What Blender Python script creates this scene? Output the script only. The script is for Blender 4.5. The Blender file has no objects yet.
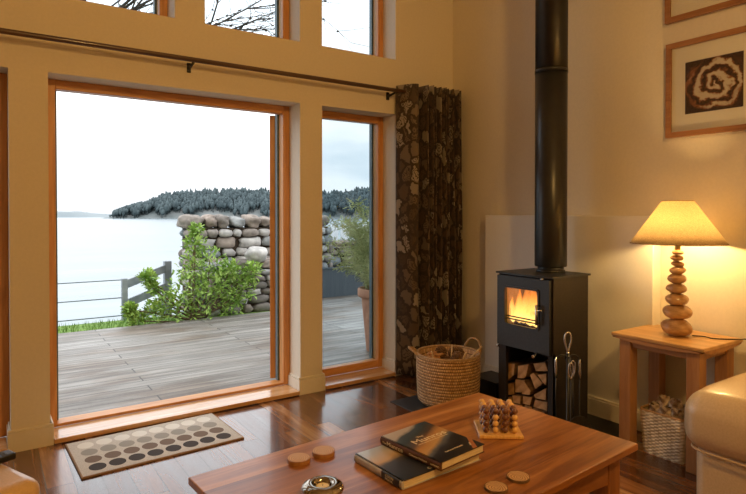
import bpy, bmesh, math, random
from mathutils import Vector, Matrix, noise
random.seed(7)
PI = math.pi
C = bpy.context.scene.collection
rad = math.radians

# ------------------------------------------------------------------ materials
def newmat(name):
    m = bpy.data.materials.new(name); m.use_nodes = True
    nt = m.node_tree; b = nt.nodes['Principled BSDF']
    return m, nt, b
def N(nt, t, **kw):
    n = nt.nodes.new(t)
    for k, v in kw.items():
        if k in n.inputs: n.inputs[k].default_value = v
        else: setattr(n, k, v)
    return n
def L(nt, a, b): nt.links.new(a, b)
def ramp(nt, stops, interp='LINEAR'):
    r = nt.nodes.new('ShaderNodeValToRGB'); e = r.color_ramp; e.interpolation = interp
    while len(e.elements) < len(stops): e.elements.new(0.5)
    for el, (p, c) in zip(e.elements, stops):
        el.position = p; el.color = (c[0], c[1], c[2], 1)
    return r
def coords(nt, scale=(1,1,1), rot=(0,0,0), kind='Object', loc=(0,0,0)):
    t = nt.nodes.new('ShaderNodeTexCoord'); mp = nt.nodes.new('ShaderNodeMapping')
    mp.inputs['Scale'].default_value = scale; mp.inputs['Rotation'].default_value = rot
    mp.inputs['Location'].default_value = loc
    L(nt, t.outputs[kind], mp.inputs['Vector']); return mp.outputs['Vector']
def bump(nt, b, h, strength=.2, dist=.01):
    n = N(nt, 'ShaderNodeBump', Strength=strength, Distance=dist); L(nt, h, n.inputs['Height']); L(nt, n.outputs['Normal'], b.inputs['Normal'])

def flecked(name, c1, c2, rough=.6, scale=20, metal=0, bstr=.1, stretch=(1,1,1), spec=.5, coat=0, detail=4, bd=.004):
    m, nt, b = newmat(name)
    v = coords(nt, stretch)
    n = N(nt, 'ShaderNodeTexNoise', Scale=scale, Detail=detail); L(nt, v, n.inputs['Vector'])
    r = ramp(nt, [(.35, c1), (.65, c2)]); L(nt, n.outputs['Fac'], r.inputs['Fac']); L(nt, r.outputs['Color'], b.inputs['Base Color'])
    b.inputs['Roughness'].default_value = rough; b.inputs['Metallic'].default_value = metal
    b.inputs['Specular IOR Level'].default_value = spec; b.inputs['Coat Weight'].default_value = coat
    if bstr: bump(nt, b, n.outputs['Fac'], bstr, bd)
    return m

def wood(name, dark, mid, light, axis='X', scale=1.0, rough=.4, board=0, across='Y', coat=0, spec=.5, knots=False):
    m, nt, b = newmat(name)
    s = {'X': (1.2, 14, 14), 'Y': (14, 1.2, 14), 'Z': (14, 14, 1.2)}[axis]
    v = coords(nt, tuple(q*scale for q in s))
    vec = v
    fac_board = None
    if board:
        t = nt.nodes.new('ShaderNodeTexCoord'); sp = nt.nodes.new('ShaderNodeSeparateXYZ'); L(nt, t.outputs['Object'], sp.inputs[0])
        d = N(nt, 'ShaderNodeMath', operation='DIVIDE'); L(nt, sp.outputs[across], d.inputs[0]); d.inputs[1].default_value = board
        f = N(nt, 'ShaderNodeMath', operation='FLOOR'); L(nt, d.outputs[0], f.inputs[0])
        w = N(nt, 'ShaderNodeTexWhiteNoise', noise_dimensions='1D'); L(nt, f.outputs[0], w.inputs['W'])
        fac_board = w.outputs['Value']
        ad = N(nt, 'ShaderNodeVectorMath', operation='MULTIPLY_ADD'); ad.inputs[1].default_value = (9, 9, 9)
        L(nt, w.outputs['Color'], ad.inputs[0]); L(nt, v, ad.inputs[2]); vec = ad.outputs[0]
    n = N(nt, 'ShaderNodeTexNoise', Scale=1.6, Detail=7, Roughness=.62, Distortion=.7); L(nt, vec, n.inputs['Vector'])
    src = n.outputs['Fac']
    if fac_board:
        mm = N(nt, 'ShaderNodeMath', operation='MULTIPLY_ADD'); L(nt, fac_board, mm.inputs[0]); mm.inputs[1].default_value = .26
        a2 = N(nt, 'ShaderNodeMath', operation='ADD'); a2.inputs[1].default_value = -.13; L(nt, src, a2.inputs[0]); L(nt, a2.outputs[0], mm.inputs[2]); src = mm.outputs[0]
    r = ramp(nt, [(.3, dark), (.5, mid), (.72, light)]); L(nt, src, r.inputs['Fac']); L(nt, r.outputs['Color'], b.inputs['Base Color'])
    b.inputs['Roughness'].default_value = rough; b.inputs['Coat Weight'].default_value = coat; b.inputs['Coat Roughness'].default_value = .12
    b.inputs['Specular IOR Level'].default_value = spec
    bump(nt, b, n.outputs['Fac'], .12, .002)
    return m

M = {}
M['wall'] = flecked('wall_paint', (.73,.665,.55), (.76,.69,.57), .75, 60, bstr=.05, bd=.001)
M['ceil'] = flecked('ceiling_paint', (.80,.76,.68), (.82,.78,.70), .8, 40, bstr=.03)
M['skirt'] = flecked('skirting_paint', (.74,.68,.57), (.76,.70,.59), .45, 30, bstr=.03, spec=.5)
M['panel'] = flecked('panel_paint', (.80,.77,.71), (.82,.79,.73), .6, 60, bstr=.04, bd=.001)  # cream, whitened so the colour carries contrast from the wall's daylight shadow
M['frame'] = wood('pine_frame', (.46,.185,.05), (.62,.28,.085), (.74,.38,.14), 'Z', 1, .4)
M['frameh'] = wood('pine_frame_rail', (.46,.185,.05), (.62,.28,.085), (.74,.38,.14), 'X', 1, .4)
M['sill'] = wood('oak_sill', (.50,.25,.09), (.62,.34,.14), (.74,.46,.24), 'X', 1, .25, coat=.5)
M['oak'] = wood('oak_coffee_table', (.19,.062,.015), (.37,.145,.038), (.58,.27,.09), 'X', .8, .3, board=.13, across='Y', coat=.15)
M['oakleg'] = wood('oak_leg', (.20,.07,.018), (.31,.12,.034), (.42,.18,.055), 'Z', .9, .38)
M['oakx'] = wood('oak_rail', (.19,.066,.018), (.29,.11,.032), (.40,.17,.052), 'X', .9, .38)
M['oaky'] = wood('oak_rail_cross', (.19,.066,.018), (.29,.11,.032), (.40,.17,.052), 'Y', .9, .38)
M['loak'] = wood('light_oak_top', (.48,.26,.09), (.60,.34,.13), (.70,.43,.19), 'Y', .8, .32, board=.1, across='X', coat=.1)
M['loakleg'] = wood('light_oak_leg', (.30,.13,.045), (.40,.19,.07), (.50,.26,.10), 'Z', 1.2, .45)
M['loakx'] = wood('light_oak_rail', (.32,.14,.05), (.43,.21,.08), (.53,.28,.11), 'Y', 1.2, .45)
M['pole'] = wood('dark_walnut_pole', (.045,.02,.01), (.075,.035,.018), (.12,.06,.03), 'X', 1, .3, coat=.4)
M['picframe'] = wood('picture_frame_wood', (.20,.08,.03), (.30,.13,.045), (.38,.18,.07), 'Y', 2, .4)
M['mount'] = flecked('picture_mount', (.86,.82,.72), (.88,.84,.75), .8, 80, bstr=.03)
M['stove'] = flecked('stove_black_steel', (.014,.014,.015), (.022,.021,.021), .42, 90, metal=.0, bstr=.08, bd=.001, spec=.5)
M['stoveside'] = flecked('stove_side_steel', (.020,.015,.012), (.027,.020,.016), .6, 90, bstr=.08, bd=.001, spec=.3)
M['flue'] = flecked('flue_black_enamel', (.013,.013,.014), (.017,.017,.018), .33, 20, bstr=.02, spec=.5)
M['iron'] = flecked('black_iron', (.012,.011,.010), (.022,.02,.018), .45, 50, bstr=.1)
M['chrome'] = flecked('brushed_steel', (.62,.60,.56), (.72,.70,.66), .22, 60, metal=1, bstr=.03)
M['brick'] = flecked('firebrick', (.24,.18,.12), (.36,.27,.18), .9, 12, bstr=.3)
M['slate'] = flecked('black_slate', (.012,.012,.013), (.022,.021,.022), .5, 8, bstr=.15)
M['leather'] = flecked('cream_leather', (.58,.42,.235), (.64,.475,.275), .36, 130, bstr=.12, bd=.0015, coat=.25)
M['tanleather'] = flecked('tan_leather', (.60,.40,.20), (.66,.45,.24), .33, 130, bstr=.12, bd=.0015, coat=.25)
M['thread'] = flecked('leather_piping', (.50,.35,.19), (.56,.40,.22), .5, 60, bstr=.05)
M['plastic'] = flecked('black_plastic', (.012,.012,.013), (.02,.02,.021), .35, 40, bstr=.03)
M['rubber'] = flecked('grey_rubber_keys', (.08,.08,.085), (.12,.12,.125), .6, 40, bstr=.03)
M['logend'] = flecked('split_log_face', (.40,.20,.075), (.62,.36,.16), .8, 24, bstr=.3)
M['bark'] = flecked('log_bark', (.085,.045,.022), (.22,.12,.055), .9, 30, bstr=.6, stretch=(.3,1,1))
M['char'] = flecked('charred_log', (.015,.01,.008), (.09,.04,.02), .9, 20, bstr=.5)
M['terra'] = flecked('terracotta', (.42,.20,.12), (.52,.27,.17), .8, 14, bstr=.2)
M['soil'] = flecked('potting_soil', (.03,.02,.012), (.06,.04,.025), .95, 40, bstr=.6)
M['stem'] = flecked('shrub_stem', (.13,.09,.055), (.22,.16,.10), .85, 30, bstr=.2)
M['cane'] = flecked('bamboo_cane', (.25,.27,.09), (.36,.34,.14), .6, 30, bstr=.1)
M['grass'] = flecked('lawn_grass', (.10,.20,.03), (.20,.32,.06), .9, 14, bstr=.6)
M['fence'] = flecked('weathered_fence_wood', (.20,.23,.26), (.31,.34,.37), .8, 6, bstr=.2, stretch=(.3,1,1))
M['wire'] = flecked('fence_wire', (.10,.13,.15), (.15,.18,.2), .6, 10, bstr=0)
M['picket'] = flecked('white_picket_paint', (.78,.80,.82), (.86,.88,.9), .6, 10, bstr=.05)
M['screen'] = flecked('slate_grey_boards', (.055,.07,.082), (.075,.09,.10), .7, 5, bstr=.1, stretch=(8,8,.5))
M['cable'] = flecked('black_cable', (.015,.012,.01), (.02,.016,.013), .4, 10, bstr=0)
M['brass'] = flecked('brass_fitting', (.6,.42,.16), (.7,.5,.2), .3, 30, metal=1, bstr=.02)
M['paper'] = flecked('page_edges', (.62,.50,.32), (.80,.68,.46), .8, 90, bstr=.1, stretch=(.3,.3,12))
M['leafg'] = flecked('shrub_leaf', (.20,.36,.055), (.40,.56,.13), .5, 9, bstr=0)
M['bamleaf'] = flecked('bamboo_leaf', (.38,.44,.20), (.62,.66,.36), .55, 7, bstr=0)
M['dark_tree'] = flecked('distant_conifer', (.040,.060,.066), (.085,.115,.12), .95, .12, bstr=0)  # bluish-grey haze of distance is mixed into the tree colour
M['hill'] = flecked('headland_rock', (.075,.10,.10), (.22,.23,.225), .95, .06, bstr=0, detail=8)
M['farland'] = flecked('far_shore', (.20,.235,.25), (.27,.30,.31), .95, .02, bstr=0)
M['twig'] = flecked('bare_twig', (.05,.04,.03), (.11,.085,.065), .9, 5, bstr=0)
M['hinge'] = flecked('steel_hinge', (.25,.22,.18), (.35,.31,.26), .4, 60, metal=.8, bstr=.02)
M['alu'] = flecked('blue_grey_cladding', (.10,.15,.175), (.14,.19,.215), .45, 30, bstr=.02)
M['ballw'] = wood('pale_bead_wood', (.62,.34,.10), (.78,.46,.16), (.88,.58,.24), 'Z', 5, .3, coat=.3)
M['balld'] = wood('dark_bead_wood', (.09,.03,.012), (.15,.05,.02), (.22,.08,.03), 'Z', 5, .28, coat=.3)
M['slice'] = None

# floor boards (run along Y)
m, nt, b = newmat('walnut_floor'); M['floor'] = m
v = coords(nt, (1,1,1), (0,0,PI/2))
br = N(nt, 'ShaderNodeTexBrick', Scale=1.0); br.offset = .37; br.offset_frequency = 2; br.squash = 1
br.inputs['Brick Width'].default_value = .92; br.inputs['Row Height'].default_value = .118
br.inputs['Mortar Size'].default_value = .0017; br.inputs['Mortar Smooth'].default_value = .1; br.inputs['Bias'].default_value = -.1
br.inputs['Color1'].default_value = (0,0,0,1); br.inputs['Color2'].default_value = (1,1,1,1); br.inputs['Mortar'].default_value = (.5,.5,.5,1)
L(nt, v, br.inputs['Vector'])
v2 = coords(nt, (8, .8, 1)); ad = N(nt, 'ShaderNodeVectorMath', operation='MULTIPLY_ADD'); ad.inputs[1].default_value = (7,7,7)
L(nt, br.outputs['Color'], ad.inputs[0]); L(nt, v2, ad.inputs[2])
n = N(nt, 'ShaderNodeTexNoise', Scale=1.5, Detail=8, Roughness=.6, Distortion=1.1); L(nt, ad.outputs[0], n.inputs['Vector'])
mx = N(nt, 'ShaderNodeMath', operation='MULTIPLY_ADD'); sepc = nt.nodes.new('ShaderNodeSeparateColor'); L(nt, br.outputs['Color'], sepc.inputs[0])
L(nt, sepc.outputs[0], mx.inputs[0]); mx.inputs[1].default_value = .42
sb = N(nt, 'ShaderNodeMath', operation='ADD'); sb.inputs[1].default_value = -.19; L(nt, n.outputs['Fac'], sb.inputs[0]); L(nt, sb.outputs[0], mx.inputs[2])
r = ramp(nt, [(.22, (.055,.016,.005)), (.42, (.14,.048,.015)), (.62, (.27,.11,.036)), (.84, (.52,.29,.13))]); L(nt, mx.outputs[0], r.inputs['Fac'])
dk = N(nt, 'ShaderNodeMix', data_type='RGBA'); L(nt, br.outputs['Fac'], dk.inputs[0]); L(nt, r.outputs['Color'], dk.inputs[6]); dk.inputs[7].default_value = (.012,.005,.002,1)
L(nt, dk.outputs[2], b.inputs['Base Color']); b.inputs['Roughness'].default_value = .25; b.inputs['Specular IOR Level'].default_value = .5
rgh = N(nt, 'ShaderNodeMapRange'); rgh.inputs[3].default_value = .07; rgh.inputs[4].default_value = .2; L(nt, sepc.outputs[0], rgh.inputs[0])
cw = N(nt, 'ShaderNodeMapRange'); cw.inputs[3].default_value = .72; cw.inputs[4].default_value = .38; L(nt, n.outputs['Fac'], cw.inputs[0]); cw.inputs[1].default_value = .3; cw.inputs[2].default_value = .7
L(nt, cw.outputs[0], b.inputs['Coat Weight']); L(nt, rgh.outputs[0], b.inputs['Coat Roughness']); b.inputs['Coat IOR'].default_value = 1.55
inv = N(nt, 'ShaderNodeMath', operation='SUBTRACT'); inv.inputs[0].default_value = 1; L(nt, br.outputs['Fac'], inv.inputs[1])
bh = N(nt, 'ShaderNodeMath', operation='MULTIPLY_ADD'); L(nt, n.outputs['Fac'], bh.inputs[0]); bh.inputs[1].default_value = .18; L(nt, inv.outputs[0], bh.inputs[2])
bump(nt, b, bh.outputs[0], .35, .002)
nb = [q for q in nt.nodes if q.type == 'BUMP'][-1]; L(nt, nb.outputs['Normal'], b.inputs['Coat Normal'])

# decking (boards run along X)
m, nt, b = newmat('weathered_decking'); M['deck'] = m
v = coords(nt, (1,1,1), (0,0,0), loc=(.15,0,0))
br = N(nt, 'ShaderNodeTexBrick', Scale=1.0); br.offset = .5
br.inputs['Brick Width'].default_value = 2.4; br.inputs['Row Height'].default_value = .145
br.inputs['Mortar Size'].default_value = .006; br.inputs['Mortar Smooth'].default_value = .2
br.inputs['Color1'].default_value = (0,0,0,1); br.inputs['Color2'].default_value = (1,1,1,1); br.inputs['Mortar'].default_value = (0,0,0,1)
L(nt, v, br.inputs['Vector'])
v2 = coords(nt, (.7, 9, 1)); ad = N(nt, 'ShaderNodeVectorMath', operation='MULTIPLY_ADD'); ad.inputs[1].default_value = (5,5,5)
L(nt, br.outputs['Color'], ad.inputs[0]); L(nt, v2, ad.inputs[2])
n = N(nt, 'ShaderNodeTexNoise', Scale=1.3, Detail=8, Roughness=.65); L(nt, ad.outputs[0], n.inputs['Vector'])
v3 = coords(nt, (1,2.2,1)); n3 = N(nt, 'ShaderNodeTexNoise', Scale=.9, Detail=5, Roughness=.6); L(nt, v3, n3.inputs['Vector'])
r1 = ramp(nt, [(.28, (.10,.085,.07)), (.46, (.235,.22,.20)), (.70, (.46,.44,.41))]); L(nt, n.outputs['Fac'], r1.inputs['Fac'])
st = N(nt, 'ShaderNodeMix', data_type='RGBA', blend_type='MULTIPLY'); st.inputs[0].default_value = .75
r3 = ramp(nt, [(.40, (.60,.45,.33)), (.50, (.92,.89,.85)), (.62, (1.0,1.0,1.0))]); L(nt, n3.outputs['Fac'], r3.inputs['Fac'])
L(nt, r1.outputs['Color'], st.inputs[6]); L(nt, r3.outputs['Color'], st.inputs[7])
dk = N(nt, 'ShaderNodeMix', data_type='RGBA'); L(nt, br.outputs['Fac'], dk.inputs[0]); L(nt, st.outputs[2], dk.inputs[6]); dk.inputs[7].default_value = (.05,.045,.04,1)
wv = N(nt, 'ShaderNodeTexWave', wave_type='BANDS', bands_direction='Y', Scale=13.0)
t = nt.nodes.new('ShaderNodeTexCoord'); L(nt, t.outputs['Object'], wv.inputs['Vector'])
rb = ramp(nt, [(.0, (.55,.54,.53)), (.45, (1,1,1))]); L(nt, wv.outputs['Fac'], rb.inputs['Fac'])
st2 = N(nt, 'ShaderNodeMix', data_type='RGBA', blend_type='MULTIPLY'); st2.inputs[0].default_value = 1; L(nt, dk.outputs[2], st2.inputs[6]); L(nt, rb.outputs['Color'], st2.inputs[7])
L(nt, st2.outputs[2], b.inputs['Base Color']); b.inputs['Roughness'].default_value = .5
bump(nt, b, wv.outputs['Fac'], .35, .004)

# water
m, nt, b = newmat('loch_water'); M['sea'] = m
v = coords(nt, (.05,.25,1)); n = N(nt, 'ShaderNodeTexNoise', Scale=1.0, Detail=6); L(nt, v, n.inputs['Vector'])
r = ramp(nt, [(.35, (.13,.185,.21)), (.65, (.19,.24,.26))]); L(nt, n.outputs['Fac'], r.inputs['Fac']); L(nt, r.outputs['Color'], b.inputs['Base Color'])
b.inputs['Roughness'].default_value = .25; bump(nt, b, n.outputs['Fac'], .15, .3)

# glass
def glassmat(name, tint, refl=.06):
    m = bpy.data.materials.new(name); m.use_nodes = True; nt = m.node_tree; nt.nodes.clear()
    o = nt.nodes.new('ShaderNodeOutputMaterial'); t = nt.nodes.new('ShaderNodeBsdfTransparent'); t.inputs[0].default_value = (*tint, 1)
    g = nt.nodes.new('ShaderNodeBsdfGlossy'); g.inputs['Roughness'].default_value = .03
    fr = nt.nodes.new('ShaderNodeFresnel'); fr.inputs[0].default_value = 1.35
    sc = N(nt, 'ShaderNodeMath', operation='MULTIPLY'); L(nt, fr.outputs[0], sc.inputs[0]); sc.inputs[1].default_value = refl/.06
    mx = nt.nodes.new('ShaderNodeMixShader'); L(nt, sc.outputs[0], mx.inputs[0]); L(nt, t.outputs[0], mx.inputs[1]); L(nt, g.outputs[0], mx.inputs[2])
    L(nt, mx.outputs[0], o.inputs[0]); return m
M['pane'] = glassmat('window_glass', (.80,.84,.86), .03)
M['stoveglass'] = glassmat('stove_glass', (.92,.88,.82), .04)
M['picglass'] = glassmat('picture_glass', (.98,.98,.98), .03)

# lamp shade: hessian, translucent
m, nt, b = newmat('hessian_shade'); M['shade'] = m
v = coords(nt, (1,1,1)); w1 = N(nt, 'ShaderNodeTexNoise', Scale=150.0, Detail=3); 
v2 = coords(nt, (1,1,5)); L(nt, v2, w1.inputs['Vector'])
r = ramp(nt, [(.35, (.56,.45,.28)), (.65, (.84,.74,.56))]); L(nt, w1.outputs['Fac'], r.inputs['Fac'])
tr = nt.nodes.new('ShaderNodeBsdfTranslucent'); L(nt, r.outputs['Color'], tr.inputs[0]); L(nt, r.outputs['Color'], b.inputs['Base Color']); b.inputs['Roughness'].default_value = .9
mx = nt.nodes.new('ShaderNodeMixShader'); mx.inputs[0].default_value = .85; L(nt, b.outputs[0], mx.inputs[1]); L(nt, tr.outputs[0], mx.inputs[2]); L(nt, mx.outputs[0], nt.nodes['Material Output'].inputs[0])

def emis(name, col, s):
    m = bpy.data.materials.new(name); m.use_nodes = True; nt = m.node_tree; nt.nodes.clear()
    o = nt.nodes.new('ShaderNodeOutputMaterial'); e = nt.nodes.new('ShaderNodeEmission'); e.inputs[0].default_value = (*col, 1); e.inputs[1].default_value = s
    L(nt, e.outputs[0], o.inputs[0]); return m
M['bulb'] = emis('lit_bulb', (1, .63, .23), 440)
# flames
m = bpy.data.materials.new('flame'); m.use_nodes = True; nt = m.node_tree; nt.nodes.clear(); M['flame'] = m
o = nt.nodes.new('ShaderNodeOutputMaterial'); e = nt.nodes.new('ShaderNodeEmission'); tp = nt.nodes.new('ShaderNodeBsdfTransparent')
t = nt.nodes.new('ShaderNodeTexCoord'); sp = nt.nodes.new('ShaderNodeSeparateXYZ'); L(nt, t.outputs['Object'], sp.inputs[0])
mr = N(nt, 'ShaderNodeMapRange'); mr.inputs[1].default_value = 0; mr.inputs[2].default_value = .26; L(nt, sp.outputs[2], mr.inputs[0])
r = ramp(nt, [(.0, (1.0,.62,.18)), (.35, (1.0,.50,.11)), (.7, (1.0,.30,.04)), (1, (.8,.17,.02))]); L(nt, mr.outputs[0], r.inputs['Fac']); L(nt, r.outputs['Color'], e.inputs[0])
r2 = ramp(nt, [(0, (1,1,1)), (1, (.25,.25,.25))]); L(nt, mr.outputs[0], r2.inputs['Fac'])
ms = N(nt, 'ShaderNodeMath', operation='MULTIPLY'); L(nt, r2.outputs['Color'], ms.inputs[0]); ms.inputs[1].default_value = 3.6; L(nt, ms.outputs[0], e.inputs[1])
lw = N(nt, 'ShaderNodeLayerWeight', Blend=.35); nn = N(nt, 'ShaderNodeTexNoise', Scale=22.0, Detail=4)
mp = nt.nodes.new('ShaderNodeMapping'); mp.inputs['Scale'].default_value = (1,1,.35); L(nt, t.outputs['Object'], mp.inputs[0]); L(nt, mp.outputs[0], nn.inputs['Vector'])
a = N(nt, 'ShaderNodeMath', operation='SUBTRACT'); a.inputs[0].default_value = 1; L(nt, lw.outputs['Facing'], a.inputs[1])
a2 = N(nt, 'ShaderNodeMath', operation='MULTIPLY'); L(nt, a.outputs[0], a2.inputs[0]); L(nt, nn.outputs['Fac'], a2.inputs[1])
a3 = N(nt, 'ShaderNodeMath', operation='MULTIPLY'); a3.inputs[1].default_value = 1.1; L(nt, a2.outputs[0], a3.inputs[0])
mx = nt.nodes.new('ShaderNodeMixShader'); L(nt, a3.outputs[0], mx.inputs[0]); L(nt, tp.outputs[0], mx.inputs[1]); L(nt, e.outputs[0], mx.inputs[2]); L(nt, mx.outputs[0], o.inputs[0])

# pebbles
M['pebble'] = flecked('driftwood_pebble', (.34,.17,.06), (.60,.36,.16), .4, 16, bstr=.1, stretch=(1,1,2.5), coat=.2)

# curtain
m, nt, b = newmat('curtain_fabric'); M['curtain'] = m
t = nt.nodes.new('ShaderNodeTexCoord'); mp = nt.nodes.new('ShaderNodeMapping'); mp.inputs['Scale'].default_value = (13, 9.5, 1); L(nt, t.outputs['UV'], mp.inputs[0])
dn = N(nt, 'ShaderNodeTexNoise', Scale=1.7, Detail=3); L(nt, mp.outputs[0], dn.inputs['Vector'])
dm = N(nt, 'ShaderNodeVectorMath', operation='MULTIPLY_ADD'); L(nt, dn.outputs['Color'], dm.inputs[0]); dm.inputs[1].default_value = (.9,.9,0); L(nt, mp.outputs[0], dm.inputs[2])
vo = N(nt, 'ShaderNodeTexVoronoi', feature='DISTANCE_TO_EDGE', Scale=1.0, voronoi_dimensions='2D'); L(nt, dm.outputs[0], vo.inputs['Vector'])
vc = N(nt, 'ShaderNodeTexVoronoi', feature='F1', Scale=1.0, voronoi_dimensions='2D'); L(nt, dm.outputs[0], vc.inputs['Vector'])
nz = N(nt, 'ShaderNodeTexNoise', Scale=5.0, Detail=3); L(nt, mp.outputs[0], nz.inputs['Vector'])
sn = N(nt, 'ShaderNodeMath', operation='MULTIPLY_ADD'); L(nt, nz.outputs['Fac'], sn.inputs[0]); sn.inputs[1].default_value = .22; sn.inputs[2].default_value = -.11
da = N(nt, 'ShaderNodeMath', operation='ADD'); L(nt, vo.outputs['Distance'], da.inputs[0]); L(nt, sn.outputs[0], da.inputs[1])
rm = ramp(nt, [(.10, (0,0,0)), (.13, (1,1,1))]); L(nt, da.outputs[0], rm.inputs['Fac'])
sc = nt.nodes.new('ShaderNodeSeparateColor'); L(nt, vc.outputs['Color'], sc.inputs[0])
tone = ramp(nt, [(.0, (.055,.033,.018)), (.35, (.10,.062,.034)), (.65, (.17,.125,.085)), (.85, (.30,.26,.21))]); L(nt, sc.outputs[0], tone.inputs['Fac'])
# veins: distance rings inside each motif
vn = N(nt, 'ShaderNodeMath', operation='MULTIPLY'); L(nt, vc.outputs['Distance'], vn.inputs[0]); vn.inputs[1].default_value = 30
sn2 = N(nt, 'ShaderNodeMath', operation='SINE'); L(nt, vn.outputs[0], sn2.inputs[0])
gt = N(nt, 'ShaderNodeMath', operation='GREATER_THAN'); gt.inputs[1].default_value = .55; L(nt, sn2.outputs[0], gt.inputs[0])
g2 = N(nt, 'ShaderNodeMath', operation='GREATER_THAN'); g2.inputs[1].default_value = .45; L(nt, sc.outputs[1], g2.inputs[0])
vm = N(nt, 'ShaderNodeMath', operation='MULTIPLY'); L(nt, gt.outputs[0], vm.inputs[0]); L(nt, g2.outputs[0], vm.inputs[1])
c1 = N(nt, 'ShaderNodeMix', data_type='RGBA'); L(nt, vm.outputs[0], c1.inputs[0]); L(nt, tone.outputs['Color'], c1.inputs[6]); c1.inputs[7].default_value = (.045,.027,.016,1)
c2 = N(nt, 'ShaderNodeMix', data_type='RGBA'); L(nt, rm.outputs['Color'], c2.inputs[0]); c2.inputs[6].default_value = (.035,.021,.012,1); L(nt, c1.outputs[2], c2.inputs[7])
L(nt, c2.outputs[2], b.inputs['Base Color']); b.inputs['Roughness'].default_value = .7; b.inputs['Sheen Weight'].default_value = .2

# rug with dots
m, nt, b = newmat('dotted_rug'); M['rug'] = m
t = nt.nodes.new('ShaderNodeTexCoord'); sp = nt.nodes.new('ShaderNodeSeparateXYZ'); L(nt, t.outputs['UV'], sp.inputs[0])
def mth(op, a, bb=None, cc=None):
    n = N(nt, 'ShaderNodeMath', operation=op)
    for i, q in enumerate((a, bb, cc)):
        if q is None: continue
        if isinstance(q, (int, float)): n.inputs[i].default_value = q
        else: L(nt, q, n.inputs[i])
    return n.outputs[0]
u = mth('MULTIPLY_ADD', sp.outputs[0], 8.7, -.35); w = mth('MULTIPLY_ADD', sp.outputs[1], 4.5, -.25)
fu = mth('SUBTRACT', mth('FRACT', u), .5); fw = mth('SUBTRACT', mth('FRACT', w), .5)
dd = mth('SQRT', mth('ADD', mth('MULTIPLY', fu, fu), mth('MULTIPLY', fw, fw)))
ins = mth('LESS_THAN', dd, .43)
ins = mth('MULTIPLY', ins, mth('GREATER_THAN', u, 0)); ins = mth('MULTIPLY', ins, mth('LESS_THAN', u, 8)); ins = mth('MULTIPLY', ins, mth('GREATER_THAN', w, 0)); ins = mth('MULTIPLY', ins, mth('LESS_THAN', w, 4))
rr = ramp(nt, [(.0, (.06,.052,.05)), (.25, (.20,.145,.11)), (.5, (.34,.325,.285)), (.75, (.78,.76,.69))], 'CONSTANT'); L(nt, mth('DIVIDE', w, 4), rr.inputs['Fac'])
nz = N(nt, 'ShaderNodeTexNoise', Scale=160.0, Detail=2); L(nt, t.outputs['Object'], nz.inputs['Vector'])
gr = ramp(nt, [(.3, (.52,.49,.43)), (.7, (.66,.625,.56))]); L(nt, nz.outputs['Fac'], gr.inputs['Fac'])
c2 = N(nt, 'ShaderNodeMix', data_type='RGBA'); L(nt, ins, c2.inputs[0]); L(nt, gr.outputs['Color'], c2.inputs[6]); L(nt, rr.outputs['Color'], c2.inputs[7])
L(nt, c2.outputs[2], b.inputs['Base Color']); b.inputs['Roughness'].default_value = .95; bump(nt, b, nz.outputs['Fac'], .4, .002)
M['rugedge'] = flecked('rug_binding', (.28,.17,.09), (.36,.23,.13), .9, 60, bstr=.3)

# coiled basket
m, nt, b = newmat('coiled_seagrass'); M['coil'] = m
t = nt.nodes.new('ShaderNodeTexCoord'); mp = nt.nodes.new('ShaderNodeMapping'); mp.inputs['Scale'].default_value = (90, 17, 1); L(nt, t.outputs['UV'], mp.inputs[0])
ck = N(nt, 'ShaderNodeTexBrick', Scale=1.0); ck.inputs['Brick Width'].default_value = 1; ck.inputs['Row Height'].default_value = 1; ck.offset = .5
ck.inputs['Mortar Size'].default_value = .09; ck.inputs['Color1'].default_value = (.46,.25,.10,1); ck.inputs['Color2'].default_value = (.70,.45,.22,1); ck.inputs['Mortar'].default_value = (.16,.08,.03,1)
L(nt, mp.outputs[0], ck.inputs['Vector']); L(nt, ck.outputs['Color'], b.inputs['Base Color']); b.inputs['Roughness'].default_value = .75
bump(nt, b, ck.outputs['Color'], .5, .003)
M['rope'] = flecked('seagrass_handle', (.34,.20,.085), (.50,.33,.17), .8, 60, bstr=.4)
M['wicker'] = flecked('pale_wicker', (.50,.40,.27), (.84,.74,.58), .7, 30, bstr=.3, stretch=(1,1,.5))
M['wickrim'] = flecked('wicker_rim', (.36,.20,.08), (.50,.30,.13), .6, 50, bstr=.4)
M['drift'] = flecked('striped_driftwood', (.16,.09,.05), (.86,.72,.56), .8, 20, bstr=.4, detail=1)
M['cone'] = flecked('pine_cone_scale', (.12,.06,.025), (.26,.14,.06), .8, 40, bstr=.4)
M['dried'] = flecked('dried_orange_grass', (.45,.20,.06), (.68,.36,.13), .85, 40, bstr=.5)
M['kind'] = flecked('kindling_wood', (.55,.38,.2), (.74,.56,.34), .8, 30, bstr=.2)

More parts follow.
